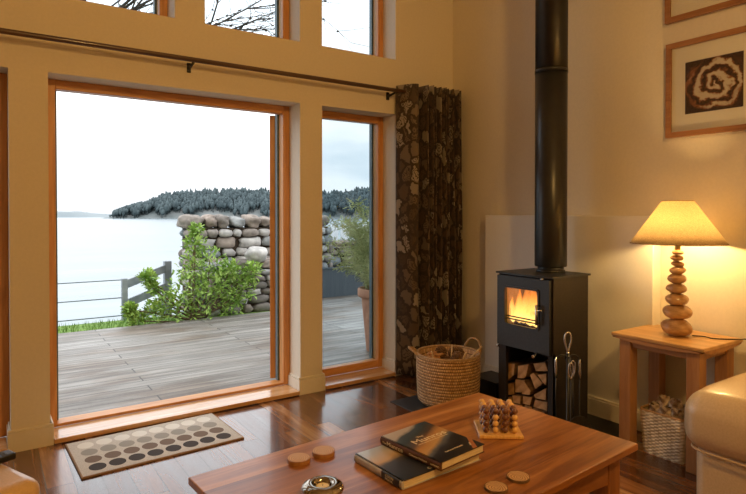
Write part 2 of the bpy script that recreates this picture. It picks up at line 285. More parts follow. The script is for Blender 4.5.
# wood slices: rings
def slicemat(name, base, dark):
    m, nt, b = newmat(name)
    t = nt.nodes.new('ShaderNodeTexCoord'); nz = N(nt, 'ShaderNodeTexNoise', Scale=30.0); L(nt, t.outputs['Object'], nz.inputs['Vector'])
    va = N(nt, 'ShaderNodeVectorMath', operation='MULTIPLY_ADD'); L(nt, nz.outputs['Color'], va.inputs[0]); va.inputs[1].default_value = (.014,.014,0); L(nt, t.outputs['Object'], va.inputs[2])
    wv = N(nt, 'ShaderNodeTexWave', wave_type='RINGS', rings_direction='Z', Scale=42.0, Distortion=1.0); L(nt, va.outputs[0], wv.inputs['Vector'])
    r = ramp(nt, [(.0, dark), (.6, base)]); L(nt, wv.outputs['Fac'], r.inputs['Fac']); L(nt, r.outputs['Color'], b.inputs['Base Color']); b.inputs['Roughness'].default_value = .45
    return m
M['slice'] = slicemat('pale_wood_slice', (.66,.42,.19), (.46,.24,.09)); M['slice2'] = slicemat('brown_wood_slice', (.56,.34,.15), (.26,.12,.05))

# dry stone wall: colour per stone from a vertex attribute
m, nt, b = newmat('field_stone'); M['stone'] = m
at_ = nt.nodes.new('ShaderNodeAttribute'); at_.attribute_name = 'tone'; nz = N(nt, 'ShaderNodeTexNoise', Scale=9.0, Detail=6); t = nt.nodes.new('ShaderNodeTexCoord'); L(nt, t.outputs['Object'], nz.inputs['Vector'])
r = ramp(nt, [(.0, (.17,.155,.14)), (.3, (.29,.25,.215)), (.5, (.38,.31,.26)), (.65, (.24,.28,.30)), (.85, (.42,.395,.36)), (1.0, (.55,.53,.50))]); L(nt, at_.outputs['Fac'], r.inputs['Fac'])
r2 = ramp(nt, [(.3, (.55,.55,.55)), (.7, (1.15,1.15,1.15))]); L(nt, nz.outputs['Fac'], r2.inputs['Fac'])
ml = N(nt, 'ShaderNodeMix', data_type='RGBA', blend_type='MULTIPLY'); ml.inputs[0].default_value = 1; L(nt, r.outputs['Color'], ml.inputs[6]); L(nt, r2.outputs['Color'], ml.inputs[7])
L(nt, ml.outputs[2], b.inputs['Base Color']); b.inputs['Roughness'].default_value = .9; bump(nt, b, nz.outputs['Fac'], .4, .02)

# flower photograph
m, nt, b = newmat('flower_photograph'); M['photo'] = m
t = nt.nodes.new('ShaderNodeTexCoord'); nz = N(nt, 'ShaderNodeTexNoise', Scale=3.2, Detail=5, Roughness=.6); L(nt, t.outputs['UV'], nz.inputs['Vector'])
sub = N(nt, 'ShaderNodeVectorMath', operation='SUBTRACT'); L(nt, t.outputs['UV'], sub.inputs[0]); sub.inputs[1].default_value = (.52,.52,0)
w3 = N(nt, 'ShaderNodeVectorMath', operation='MULTIPLY_ADD'); L(nt, nz.outputs['Color'], w3.inputs[0]); w3.inputs[1].default_value = (.42,.42,0)
s3 = N(nt, 'ShaderNodeVectorMath', operation='ADD'); s3.inputs[1].default_value = (-.21,-.21,0); L(nt, sub.outputs[0], s3.inputs[0]); L(nt, s3.outputs[0], w3.inputs[2])
ln = N(nt, 'ShaderNodeVectorMath', operation='LENGTH'); L(nt, w3.outputs[0], ln.inputs[0])
sx = nt.nodes.new('ShaderNodeSeparateXYZ'); L(nt, w3.outputs[0], sx.inputs[0])
an = mth('ARCTAN2', sx.outputs[1], sx.outputs[0])
ph = mth('MULTIPLY_ADD', ln.outputs['Value'], 34, mth('MULTIPLY', mth('SINE', mth('MULTIPLY', an, 3)), .9))
ph = mth('ADD', ph, an)
pet = mth('MULTIPLY_ADD', mth('SINE', ph), .5, .5)
fall = N(nt, 'ShaderNodeMapRange'); fall.inputs[1].default_value = .55; fall.inputs[2].default_value = .40; L(nt, ln.outputs['Value'], fall.inputs[0])
k = mth('MULTIPLY', pet, fall.outputs[0])
n5 = N(nt, 'ShaderNodeTexNoise', Scale=30.0, Detail=4); L(nt, t.outputs['UV'], n5.inputs['Vector'])
k = mth('ADD', k, mth('MULTIPLY_ADD', n5.outputs['Fac'], .45, -.22))
r = ramp(nt, [(.0, (.045,.022,.014)), (.22, (.12,.045,.022)), (.42, (.34,.13,.05)), (.56, (.46,.36,.25)), (.85, (.66,.58,.46))]); L(nt, k, r.inputs['Fac']); L(nt, r.outputs['Color'], b.inputs['Base Color']); b.inputs['Roughness'].default_value = .5

# book jackets: landscape bands in UV space
def jacket(name, stops, tilt, amp=.35, seed=0.0):
    m, nt, b = newmat(name)
    t = nt.nodes.new('ShaderNodeTexCoord'); mp = nt.nodes.new('ShaderNodeMapping'); mp.inputs['Rotation'].default_value = (0,0,tilt); mp.inputs['Location'].default_value = (seed,0,0); L(nt, t.outputs['UV'], mp.inputs[0])
    nz = N(nt, 'ShaderNodeTexNoise', Scale=2.4, Detail=6); L(nt, mp.outputs[0], nz.inputs['Vector'])
    sx = nt.nodes.new('ShaderNodeSeparateXYZ'); L(nt, mp.outputs[0], sx.inputs[0])
    a = N(nt, 'ShaderNodeMath', operation='MULTIPLY_ADD'); L(nt, nz.outputs['Fac'], a.inputs[0]); a.inputs[1].default_value = amp
    a2 = N(nt, 'ShaderNodeMath', operation='ADD'); a2.inputs[1].default_value = -amp/2; L(nt, sx.outputs[1], a2.inputs[0]); L(nt, a2.outputs[0], a.inputs[2])
    r = ramp(nt, stops); L(nt, a.outputs[0], r.inputs['Fac']); L(nt, r.outputs['Color'], b.inputs['Base Color']); b.inputs['Roughness'].default_value = .3; b.inputs['Coat Weight'].default_value = .3
    return m
M['jacket1'] = jacket('mountain_jacket', [(.0,(.012,.011,.013)), (.10,(.03,.03,.035)), (.17,(.12,.13,.15)), (.23,(.55,.32,.12)), (.34,(.50,.25,.08)), (.44,(.10,.06,.04)), (.55,(.03,.05,.065)), (.66,(.06,.09,.115)), (.72,(.46,.41,.39)), (1,(.58,.53,.50))], rad(-20), .16)
M['jacket2'] = jacket('landscape_jacket', [(.0,(.015,.018,.022)), (.35,(.022,.025,.03)), (.45,(.05,.045,.04)), (.55,(.55,.35,.15)), (.66,(.52,.40,.28)), (.80,(.42,.42,.42)), (1,(.42,.48,.53))], rad(-14), .2, .7)
M['jacketspine'] = flecked('brown_spine', (.075,.028,.012), (.11,.042,.018), .35, 20, bstr=0)
M['ink'] = flecked('pale_lettering', (.70,.60,.42), (.76,.66,.48), .5, 20, bstr=0)
M['band'] = flecked('orange_band', (.34,.11,.03), (.42,.15,.045), .4, 20, bstr=0)
M['spineb'] = flecked('blue_black_spine', (.018,.022,.03), (.03,.035,.045), .35, 12, bstr=0)
M['spineg'] = flecked('pale_spine_picture', (.32,.36,.40), (.60,.52,.44), .35, 18, bstr=0)
M['wax'] = flecked('tealight_wax', (.85,.72,.45), (.92,.82,.58), .5, 60, bstr=.1)
M['bowl'] = flecked('smoked_mirror_metal', (.30,.26,.21), (.42,.37,.31), .08, 8, metal=1, bstr=0)

# ------------------------------------------------------------------ mesh helpers
class MB:
    def __init__(s): s.b = bmesh.new(); s.uv = s.b.loops.layers.uv.new('UVMap')
    def box(s, x0, x1, y0, y1, z0, z1, bev=0, seg=2):
        r = bmesh.ops.create_cube(s.b, size=1); vs = r['verts']
        for v in vs: v.co = Vector(((x0+x1)/2 + v.co.x*(x1-x0), (y0+y1)/2 + v.co.y*(y1-y0), (z0+z1)/2 + v.co.z*(z1-z0)))
        if bev:
            es = list({e for v in vs for e in v.link_edges}); bmesh.ops.bevel(s.b, geom=es, offset=bev, segments=seg, profile=.5, affect='EDGES')
        return s
    def lathe(s, prof, cx=0, cy=0, n=32, close=True, sx=1, sy=1, uvs=True):
        rings = []
        for (r, z) in prof:
            rings.append([s.b.verts.new((cx + r*math.cos(2*PI*i/n)*sx, cy + r*math.sin(2*PI*i/n)*sy, z)) for i in range(n)])
        tot = len(prof)-1
        for k in range(tot):
            for i in range(n):
                j = (i+1) % n
                f = s.b.faces.new((rings[k][i], rings[k][j], rings[k+1][j], rings[k+1][i])); f.smooth = True
                for lp, uu in zip(f.loops, ((i/n, k/tot), ((i+1)/n, k/tot), ((i+1)/n, (k+1)/tot), (i/n, (k+1)/tot))): lp[s.uv].uv = uu
        if close:
            s.b.faces.new(list(reversed(rings[0]))); s.b.faces.new(rings[-1])
        return s
    def tube(s, pts, r, n=8, cap=True, rz=None):
        pts = [Vector(p) for p in pts]; rs = r if isinstance(r, (list, tuple)) else [r]*len(pts)
        rings = []; up = Vector((0,0,1)); T0 = (pts[1]-pts[0]).normalized()
        a = T0.cross(up); a = a.normalized() if a.length > .05 else Vector((1,0,0))
        for i, p in enumerate(pts):
            T = (pts[min(i+1, len(pts)-1)] - pts[max(i-1, 0)]).normalized()
            a = (a - T*a.dot(T)); a = a.normalized() if a.length > 1e-5 else T.orthogonal().normalized()
            bb = T.cross(a)
            rings.append([s.b.verts.new(p + (a*math.cos(2*PI*k/n) + bb*math.sin(2*PI*k/n)*(rz or 1))*rs[i]) for k in range(n)])
        for i in range(len(pts)-1):
            for k in range(n):
                j = (k+1) % n; f = s.b.faces.new((rings[i][k], rings[i][j], rings[i+1][j], rings[i+1][k])); f.smooth = True
        if cap: s.b.faces.new(list(reversed(rings[0]))); s.b.faces.new(rings[-1])
        return s
    def prism(s, poly, d, axis='X', x0=0):   # polygon in the plane across axis, thickness d
        def P(a, c, t): return {'X': (t, a, c), 'Y': (a, t, c), 'Z': (a, c, t)}[axis]
        A = [s.b.verts.new(P(a, c, x0)) for a, c in poly]; B = [s.b.verts.new(P(a, c, x0+d)) for a, c in poly]
        n = len(poly); fa = s.b.faces.new(A); fb = s.b.faces.new(list(reversed(B)))
        for i in range(n): s.b.faces.new((A[i], B[i], B[(i+1) % n], A[(i+1) % n]))
        return s
    def quad(s, a, b, c, d):
        f = s.b.faces.new([s.b.verts.new(p) for p in (a, b, c, d)])
        for lp, uu in zip(f.loops, ((0,0),(1,0),(1,1),(0,1))): lp[s.uv].uv = uu
        return s
    def ico(s, c, r, sub=2, sc=(1,1,1), jit=0, seed=0, mat=None, ns=1.0, ex=1.0):
        q = bmesh.ops.create_icosphere(s.b, subdivisions=sub, radius=1)['verts']
        for v in q:
            d = v.co.normalized(); k = 1 + jit*noise.noise(d*ns*1.3 + Vector((seed*3.7, seed*1.3, seed)))
            e = d if ex == 1 else Vector([math.copysign(abs(q_)**ex, q_) for q_ in d])*(.92 if ex < 1 else 1)
            p = Vector((e.x*sc[0], e.y*sc[1], e.z*sc[2]))*r*k
            if mat: p = mat @ p
            v.co = p + Vector(c)
        for f in {f for v in q for f in v.link_faces}: f.smooth = True
        return q
    def build(s, name, m, parent=None, smooth=False, recalc=True):
        if recalc: bmesh.ops.recalc_face_normals(s.b, faces=s.b.faces)
        me = bpy.data.meshes.new(name); s.b.to_mesh(me); s.b.free()
        me.materials.append(m if not isinstance(m, str) else M[m])
        if smooth:
            for p in me.polygons: p.use_smooth = True
        o = bpy.data.objects.new(name, me); C.objects.link(o); o.parent = parent
        return o

def thing(name, label, cat, loc=(0,0,0), rz=0, group=None):
    o = bpy.data.objects.new(name, None); C.objects.link(o); o.location = loc; o.rotation_euler = (0,0,rz); o.empty_display_size = .1
    o['label'] = label; o['category'] = cat
    if group: o['group'] = group
    return o
def tag(o, label, cat, group=None, loc=None, rz=0):
    o['label'] = label; o['category'] = cat
    if group: o['group'] = group
    if loc: o.location = loc; o.rotation_euler = (0,0,rz)
    return o
def struct(o, kind='structure', label=None):
    o['kind'] = kind
    if label: o['label'] = label
    return o
def text(name, s, size, m, parent, mat4, ext=.0004, align='LEFT', sx=1):
    cu = bpy.data.curves.new(name, 'FONT'); cu.body = s; cu.size = size; cu.extrude = ext; cu.align_x = align; cu.resolution_u = 3
    o = bpy.data.objects.new(name, cu); C.objects.link(o)
    bpy.context.view_layer.update(); dg = bpy.context.evaluated_depsgraph_get()
    me = bpy.data.meshes.new_from_object(o.evaluated_get(dg)); bpy.data.objects.remove(o)
    for v in me.vertices: v.co.x *= sx
    me.transform(mat4); me.materials.clear(); me.materials.append(M[m])
    q = bpy.data.objects.new(name, me); C.objects.link(q); q.parent = parent; return q
def catmull(P, k=6):
    P = [Vector(p) for p in P]; Q = [P[0]*2-P[1]] + P + [P[-1]*2-P[-2]]; out = []
    for i in range(1, len(Q)-2):
        a, b_, c, d = Q[i-1:i+3]
        for j in range(k):
            t = j/k; out.append(.5*((2*b_) + (c-a)*t + (2*a-5*b_+4*c-d)*t*t + (3*b_-a-3*c+d)*t**3))
    out.append(P[-1]); return out

# ------------------------------------------------------------------ room shell
XR = 3.32; XL = -3.6; YB = -6.2; ZC = 4.9; WT = .32
OP = [(-.59,.1136), (.30,1.8637), (2.0438,2.7114)]; ZT = 2.084
UP = [(-.59,.1136), (.30,.994), (1.184,1.8637), (2.0438,2.7114)]; ZU = 2.518; ZU1 = 3.62
w = MB()
def wallrow(w, z0, z1, ops):
    x = XL
    for a, c in ops + [(XR, None)]:
        w.box(x, a, 0, WT, z0, z1); x = c
wallrow(w, 0, ZT, OP); w.box(XL, XR, 0, WT, ZT, ZU); wallrow(w, ZU, ZU1, UP); w.box(XL, XR, 0, WT, ZU1, ZC)
struct(w.build('wall_north', 'wall'))
struct(MB().box(XR, XR+.2, YB, WT, 0, ZC).build('wall_east', 'wall'))
struct(MB().box(XL-.2, XL, YB, WT, 0, ZC).build('wall_west', 'wall'))
struct(MB().box(XL-.2, XR+.2, YB-.2, YB, 0, ZC).build('wall_south', 'wall'))
struct(MB().box(XL-.2, XR+.2, YB-.2, WT, ZC, ZC+.15).build('ceiling', 'ceil'))
struct(MB().box(XL-.2, XR+.2, YB-.2, .02, -.12, 0).build('floor', 'floor'))
PX = 3.236
struct(MB().box(PX, XR, -1.823, -.468, 0, 1.283, .004, 1).build('trim_1', 'panel'))

def skirt(segs, name):
    b_ = MB()
    for (x0, x1, y0, y1) in segs:
        b_.box(x0, x1, y0, y1, 0, .105)
        dx = .006
        b_.box(x0+(dx if x1-x0 < .03 else 0), x1-(0), y0+(dx if y1-y0 < .03 else 0), y1, .105, .122, .004, 2)
    struct(b_.build(name, 'skirt'))
t_ = .016
segs = [(XL, -.59, -t_, 0)]
for (a, c) in [(.1136,.30), (1.8637,2.0438)]:
    segs += [(a-t_, c+t_, -t_, 0), (a-t_, a, 0, .165), (c, c+t_, 0, .165)]
segs += [(2.7114-t_, XR, -t_, 0), (2.7114-t_, 2.7114, 0, .165)]
skirt(segs, 'baseboard_north')
skirt([(XR-t_, XR, -.468, -t_), (PX-t_, PX, -1.823, -.468), (PX-t_, XR, -1.823-t_, -1.823), (XR-t_, XR, YB, -1.839)], 'baseboard_east')
skirt([(XL, XL+t_, YB, 0)], 'baseboard_west'); skirt([(XL, XR, YB, YB+t_)], 'baseboard_south')

# thresholds (oak boards filling the reveals)
for i, (a, c) in enumerate(OP):
    struct(MB().box(a+.017 if a > 0 else a, c-.017, -.028, .175, .006, .034, .004, 2).build('trim_%d' % (i+2), 'sill'))

# frames
FY0, FY1, FW = .17, .245, .05
def frame(name, x0, x1, z0, z1, glass=True, label=None):
    b_ = MB()
    for xa, xb in ((x0, x0+FW), (x1-FW, x1)):
        b_.box(xa, xb, FY0, FY1, z0, z1, .003, 1)
    o = struct(b_.build(name, 'frame'))
    h = MB().box(x0+FW, x1-FW, FY0+.004, FY1, z1-.055, z1, .003, 1).build('frame_rail', 'frameh', o)
    if glass:
        MB().box(x0+FW, x1-FW, FY0+.004, FY1, z0, z0+.06, .003, 1).build('frame_rail', 'frameh', o)
        MB().box(x0+FW-.004, x1-FW+.004, .205, .213, z0+.055, z1-.05).build('pane', 'pane', o)
    # blue-grey outer cladding
    c_ = MB()
    c_.box(x0+FW-.012, x0+FW+.014, FY1, FY1+.035, z0, z1); c_.box(x1-FW-.014, x1-FW+.012, FY1, FY1+.035, z0, z1)
    c_.build('outer_cladding', 'alu', o)
    return o
frame('window_1', *OP[0], .035, ZT)
frame('window_2', *OP[2], .035, ZT)
for i, u_ in enumerate(UP): frame('window_%d' % (i+3), *u_, ZU+.001, ZU1)
d = frame('door_1', *OP[1], .035, ZT, glass=False)
MB().box(.35, 1.8137, FY0+.004, FY1+.03, .034, .052, .003, 1).build('threshold_rail', 'frameh', d)
# open leaf: swung out past a right angle
ang = rad(65.3); hx, hy = 1.793, .305
lf = bpy.data.objects.new('door_leaf', None); C.objects.link(lf); lf.parent = d; lf.location = (hx, hy, 0); lf.rotation_euler = (0,0,ang)
def leafpart(name, m, *a, **k):
    MB().box(*a, **k).build(name, m, lf)
leafpart('stile', 'frame', 0, .09, -.024, .024, .055, 2.03, bev=.003); leafpart('stile', 'frame', .66, .75, -.024, .024, .055, 2.03, bev=.003)
leafpart('rail', 'frameh', .09, .66, -.023, .023, .07, .17, bev=.003); leafpart('rail', 'frameh', .09, .66, -.023, .023, 1.91, 2.03, bev=.003)
leafpart('leaf_pane', 'pane', .088, .662, -.004, .004, .165, 1.915)
for z in (.32, 1.05, 1.82):
    MB().box(-.006, .012, -.034, -.018, z-.045, z+.045, .002, 1).build('hinge', 'hinge', lf)

# ------------------------------------------------------------------ curtain and pole
PZ = 2.249
po = thing('curtain_pole', 'dark wooden curtain pole running above the patio door and windows', 'curtain pole', (0,-.1,PZ))
MB().tube([(-2.6,0,0), (-1,0,0), (.5,0,0), (2,0,0), (3.30,0,0)], .0155, 12).build('pole', 'pole', po)
for x in (-1.2, 1.078, 2.63):
    MB().tube([(x,.097,-.03), (x,.05,-.028), (x,0,-.018)], [.012,.009,.008], 8).box(x-.012, x+.012, .088, .1, -.06, -.0, .002).build('bracket', 'iron', po)
path = [(2.69,-.035), (2.715,-.09), (2.76,-.165), (2.80,-.18), (2.82,-.13), (2.84,-.05)]
for k in range(10):
    xa = 2.862+.0445*k; path += [(xa,-.05-.012*(k%3)), (xa+.011,-.12), (xa+.022,-.19-.012*((k+1)%3)), (xa+.034,-.12)] if xa < 3.25 else []
path = [(min(a, 3.30), c) for a, c in path]
cp = catmull([(a, c, 0) for a, c in path], 7)
cu_ = MB(); cols = []; s_ = 0; nz_ = 26; ztop = PZ+.055
for i, p in enumerate(cp):
    if i: s_ += (p-cp[i-1]).length
    col = []
    for k in range(nz_+1):
        z = .025 + (ztop-.025)*k/nz_
        f_ = 1 + .10*math.sin(z*2.3+i*.11)*(1-k/nz_)
        x = min(p.x + .010*math.sin(z*3+i*.08)*(1-k/nz_) + .02*(1-k/nz_)*(p.x-2.69)/.55, 3.30); y = -.12 + (p.y+.12)*f_
        y = min(y, -.022) if z > .13 else min(y, -.03)
        col.append((cu_.b.verts.new((x, y, z)), (s_, z)))
    cols.append(col)
for i in range(len(cols)-1):
    for k in range(nz_):
        q = [cols[i][k], cols[i+1][k], cols[i+1][k+1], cols[i][k+1]]
        f = cu_.b.faces.new([a for a, _ in q]); f.smooth = True
        for lp, (_, uvv) in zip(f.loops, q): lp[cu_.uv].uv = uvv
cur = cu_.build('curtain', 'curtain', recalc=False)
tag(cur, 'long brown patterned eyelet curtain gathered in the corner beside the window', 'curtain')
sm = cur.modifiers.new('thick', 'SOLIDIFY'); sm.thickness = .003; sm.offset = 0
for i, (x, y) in enumerate([(2.70,-.065), (2.83,-.1), (2.885,-.11), (2.975,-.11), (3.065,-.11), (3.15,-.11), (3.24,-.11)]):
    pts = [(x, y+.026*math.cos(a*PI/8), PZ+.026*math.sin(a*PI/8)) for a in range(17)]
    MB().tube(pts, .0045, 6, cap=False).build('eyelet', 'hinge', cur)

# ------------------------------------------------------------------ rug, hearth
rg = MB(); rg.quad((-.415,-.245,.010), (.415,-.245,.010), (.415,.245,.010), (-.415,.245,.010))
ru = thing('rug', 'small rectangular doormat with rows of coloured dots before the open door', 'rug', (.797,-.302,0), rad(2.2))
rg.build('pile', 'rug', ru)
eb = MB(); eb.box(-.423,.423,-.253,.253,0,.0095,.002,1); eb.build('binding', 'rugedge', ru)
he = MB().box(2.30, 3.217, -1.735, -.49, 0.0, .005, .002, 1).build('hearth_slab', 'slate'); tag(he, 'flat black slate hearth under the stove and big basket', 'hearth')

# ------------------------------------------------------------------ stove
HZ = .005
sv = thing('wood_stove', 'black steel wood burning stove with lit fire and log store below', 'stove', (0,0,HZ))
z0 = 0; YL, YR = -1.04, -1.47; XF, XB = 2.785, 3.12; TOP = .905
wy0_, wy1_ = -1.378, -1.108
b_ = MB()
b_.box(XF, XB, YR, YR+.022, 0, TOP); b_.box(XF, XB, YL-.022, YL, 0, TOP); b_.box(XB-.015, XB, YR+.02, YL-.02, 0, TOP)
b_.box(XF, XB-.01, YR+.02, YL-.02, 0, .025); b_.box(XF, XB-.01, YR+.02, YL-.02, .44, .53)
b_.box(XF, XF+.012, YR+.02, YL-.02, .845, TOP); b_.box(XF, XF+.012, YR+.02, wy0_-.01, .53, TOP); b_.box(XF, XF+.012, wy1_+.01, YL-.02, .53, TOP); b_.box(XF-.004, XF+.02, YL-.062, YL, 0, .44); b_.box(XF-.004, XF+.02, YR, YR+.036, 0, .455)
b_.build('body', 'stoveside', sv)
tp_ = [(XB+.012, YR-.01), (XB+.012, YL+.01)] + [(XF-.022-.022*math.sin(PI*k/12), YL+.01+(YR-.01-YL-.01)*k/12) for k in range(13)]
MB().prism(tp_, .011, 'Z', TOP).build('top_plate', 'stove', sv)
dY0, dY1, dz0, dz1 = YR+.012, YL-.004, .445, .895; wy0, wy1, wz0, wz1 = -1.378, -1.108, .587, .825
def roundrect(y0, y1, z0_, z1_, r_, n=5):
    out = []
    for cy, cz, a0 in ((y1-r_, z1_-r_, 0), (y0+r_, z1_-r_, 90), (y0+r_, z0_+r_, 180), (y1-r_, z0_+r_, 270)):
        for k in range(n+1):
            a = rad(a0+90*k/n); out.append((cy+r_*math.cos(a), cz+r_*math.sin(a)))
    return out
def plate_hole(outer, inner, x0, x1):
    b_ = MB(); n = len(outer)
    V = [[b_.b.verts.new((x, y, z)) for y, z in P] for P, x in ((outer, x0), (inner, x0), (outer, x1), (inner, x1))]
    for i in range(n):
        j = (i+1) % n
        b_.b.faces.new((V[0][i], V[0][j], V[1][j], V[1][i])); b_.b.faces.new((V[2][i], V[2][j], V[3][j], V[3][i]))
        b_.b.faces.new((V[0][i], V[0][j], V[2][j], V[2][i])); b_.b.faces.new((V[1][i], V[1][j], V[3][j], V[3][i]))
    return b_
dr = plate_hole(roundrect(dY0, dY1, dz0, dz1, .006), roundrect(wy0, wy1, wz0, wz1, .018), 2.762, 2.784).build('stove_door', 'stove', sv)
plate_hole(roundrect(wy0-.008, wy1+.008, wz0-.008, wz1+.008, .02), roundrect(wy0+.004, wy1-.004, wz0+.004, wz1-.004, .016), 2.756, 2.764).build('window_trim', 'stove', dr)
MB().box(2.772, 2.777, wy0-.004, wy1+.004, wz0-.004, wz1+.004).build('stove_glass', 'stoveglass', dr)
hd = MB().tube([(2.735,-1.386,.742), (2.735,-1.386,.622)], .0085, 12).tube([(2.76,-1.386,.735), (2.735,-1.386,.735)], .005, 8).tube([(2.76,-1.386,.63), (2.735,-1.386,.63)], .005, 8).tube([(2.735,-1.386,.705), (2.732,-1.425,.715)], .005, 8).build('door_handle', 'chrome', dr)
MB().tube([(2.775,-1.37,.447), (2.71,-1.385,.437)], [.005,.006], 8).tube([(2.72,-1.382,.439), (2.702,-1.387,.436)], .009, 10).build('air_lever', 'chrome', sv)
MB().box(2.765, 2.782, YL-.006, YL+.006, .42, .436, .002).build('hinge_pin', 'chrome', sv)
MB().lathe([(.011,.893),(.011,.903)], 2.757, -1.41, 10).build('top_pin', 'chrome', sv)
# firebox lining, bars, burning logs, flames
fb = MB(); fb.box(3.04, 3.06, -1.44, -1.07, .53, .89); fb.box(2.80, 3.04, -1.445, -1.425, .53, .89); fb.box(2.80, 3.04, -1.085, -1.065, .53, .89); fb.box(2.80,3.05,-1.43,-1.08,.53,.545)
fb.build('firebrick_lining', 'brick', sv)
for z in (.615, .632):
    MB().tube([(2.797,-1.43,z), (2.797,-1.08,z)], .0045, 8).build('log_bar', 'iron', sv)
random.seed(3)
for (y0, y1, x, z, tl) in ((-1.40,-1.12,2.86,.575,.01), (-1.37,-1.15,2.93,.60,-.02), (-1.39,-1.20,2.88,.635,.03)):
    MB().tube([(x,y0,z-tl), (x+.01,(y0+y1)/2,z), (x,y1,z+tl)], [.026,.03,.025], 9).build('burning_log', 'char', sv)
FL = [(-1.115,.17,.03,2.85), (-1.16,.23,.04,2.86), (-1.145,.20,.032,2.90), (-1.19,.165,.038,2.87), (-1.235,.24,.045,2.92), (-1.28,.22,.05,2.88), (-1.325,.185,.042,2.90), (-1.36,.12,.034,2.86), (-1.26,.15,.05,2.845), (-1.31,.12,.04,2.84), (-1.215,.26,.04,2.96), (-1.15,.25,.05,2.985), (-1.30,.27,.055,2.98), (-1.36,.24,.05,2.985)]
for i, (y, h, r_, x) in enumerate(FL):
    b_ = MB(); n = 12; prof = [(.001,0), (.6,.08), (.95,.22), (1,.35), (.85,.5), (.6,.68), (.33,.84), (.12,.95), (.002,1)]
    rings = []
    for (q, tz) in prof:
        ox = .018*math.sin(tz*5+i*1.7)*tz; oy = .022*math.sin(tz*4+i*2.3)*tz
        rings.append([b_.b.verts.new((ox+q*r_*.6*math.cos(2*PI*k/n), oy+q*r_*math.sin(2*PI*k/n), tz*h)) for k in range(n)])
    for a in range(len(rings)-1):
        for k in range(n):
            f = b_.b.faces.new((rings[a][k], rings[a][(k+1) % n], rings[a+1][(k+1) % n], rings[a+1][k])); f.smooth = True
    o = b_.build('flame', 'flame', sv); o.location = (2.825+(x-2.84)*.75, y, .585)

fx, fy = 3.03, -1.255
fl = thing('stove_flue', 'tall black round flue pipe rising from the stove top', 'flue pipe', (fx, fy, TOP+HZ+.011))
zf = TOP+HZ+.011
MB().lathe([(.082,0),(.082,.045)], n=36).lathe([(.090,0),(.090,.012),(.082,.014)], n=36).build('collar', 'flue', fl)
MB().lathe([(.09,.035),(.099,.036),(.101,.04),(.101,2.207-zf)], n=48).build('lower_pipe', 'flue', fl)
MB().lathe([(.1035,2.200-zf),(.1035,2.222-zf)], n=48).build('locking_band', 'flue', fl)
MB().lathe([(.101,2.221-zf),(.101,ZC-zf-.002)], n=48).build('upper_pipe', 'flue', fl)

# logs in the store
LG = [([(-1.068,.321),(-1.15,.333),(-1.14,.254),(-1.078,.196)], 'split log at the top left of the stove log store'),
([(-1.163,.322),(-1.252,.351),(-1.232,.27),(-1.215,.248),(-1.158,.235)], 'upright wedge log in the top row, second from left'),
([(-1.249,.281),(-1.276,.300),(-1.357,.250),(-1.294,.196)], 'diamond shaped split log in the middle right of the stack'),
([(-1.262,.352),(-1.36,.38),(-1.385,.33),(-1.285,.306)], 'dark barked split log lying highest at the back right'),
([(-1.318,.298),(-1.39,.322),(-1.39,.246),(-1.368,.255)], 'small split log against the right post, upper row'),
([(-1.131,.226),(-1.213,.238),(-1.196,.150),(-1.13,.135)], 'square-ended log in the second row, left of centre'),
([(-1.222,.239),(-1.279,.188),(-1.27,.158),(-1.204,.148)], 'triangular split log in the centre of the stack'),
([(-1.289,.165),(-1.39,.236),(-1.39,.155),(-1.303,.146)], 'wide pale split log resting against the right post'),
([(-1.068,.180),(-1.118,.195),(-1.124,.12),(-1.068,.10)], 'half hidden log at the left, second row'),
([(-1.128,.122),(-1.198,.137),(-1.196,.082),(-1.13,.073)], 'small square log below the square-ended one'),
([(-1.205,.136),(-1.279,.148),(-1.263,.088),(-1.203,.085)], 'pale split log low in the middle of the stack'),
([(-1.289,.135),(-1.39,.145),(-1.39,.088),(-1.275,.083)], 'flat split log low at the right of the stack'),
([(-1.068,.092),(-1.122,.110),(-1.126,.04),(-1.068,.04)], 'lowest log at the left of the stack'),
([(-1.130,.066),(-1.200,.076),(-1.205,.04),(-1.130,.04)], 'lowest log, second from the left'),
([(-1.208,.079),(-1.268,.080),(-1.275,.04),(-1.208,.04)], 'lowest log, third from the left'),
([(-1.28,.078),(-1.39,.082),(-1.39,.04),(-1.28,.04)], 'lowest log at the right of the stack')]
for i, (poly, lab) in enumerate(LG):
    cy = sum(p[0] for p in poly)/len(poly); cz = sum(p[1] for p in poly)/len(poly); x0 = 2.812 + .012*((i*7) % 3)
    if i == 3: x0 = 2.85
    P = [((a-cy)*.985, (c-cz)*.985) for a, c in poly]
    g = thing('firewood_log', lab, 'log', (x0, cy, cz), 0, 'split logs in the stove log store')
    b_ = MB().prism(P, .24, 'X', .002); bmesh.ops.bevel(b_.b, geom=[e for e in b_.b.edges], offset=.004, segments=2, affect='EDGES'); b_.build('bark', 'bark', g)
    MB().prism([(a*.93, c*.93) for a, c in P], .004, 'X', 0).build('cut_face', 'logend', g)

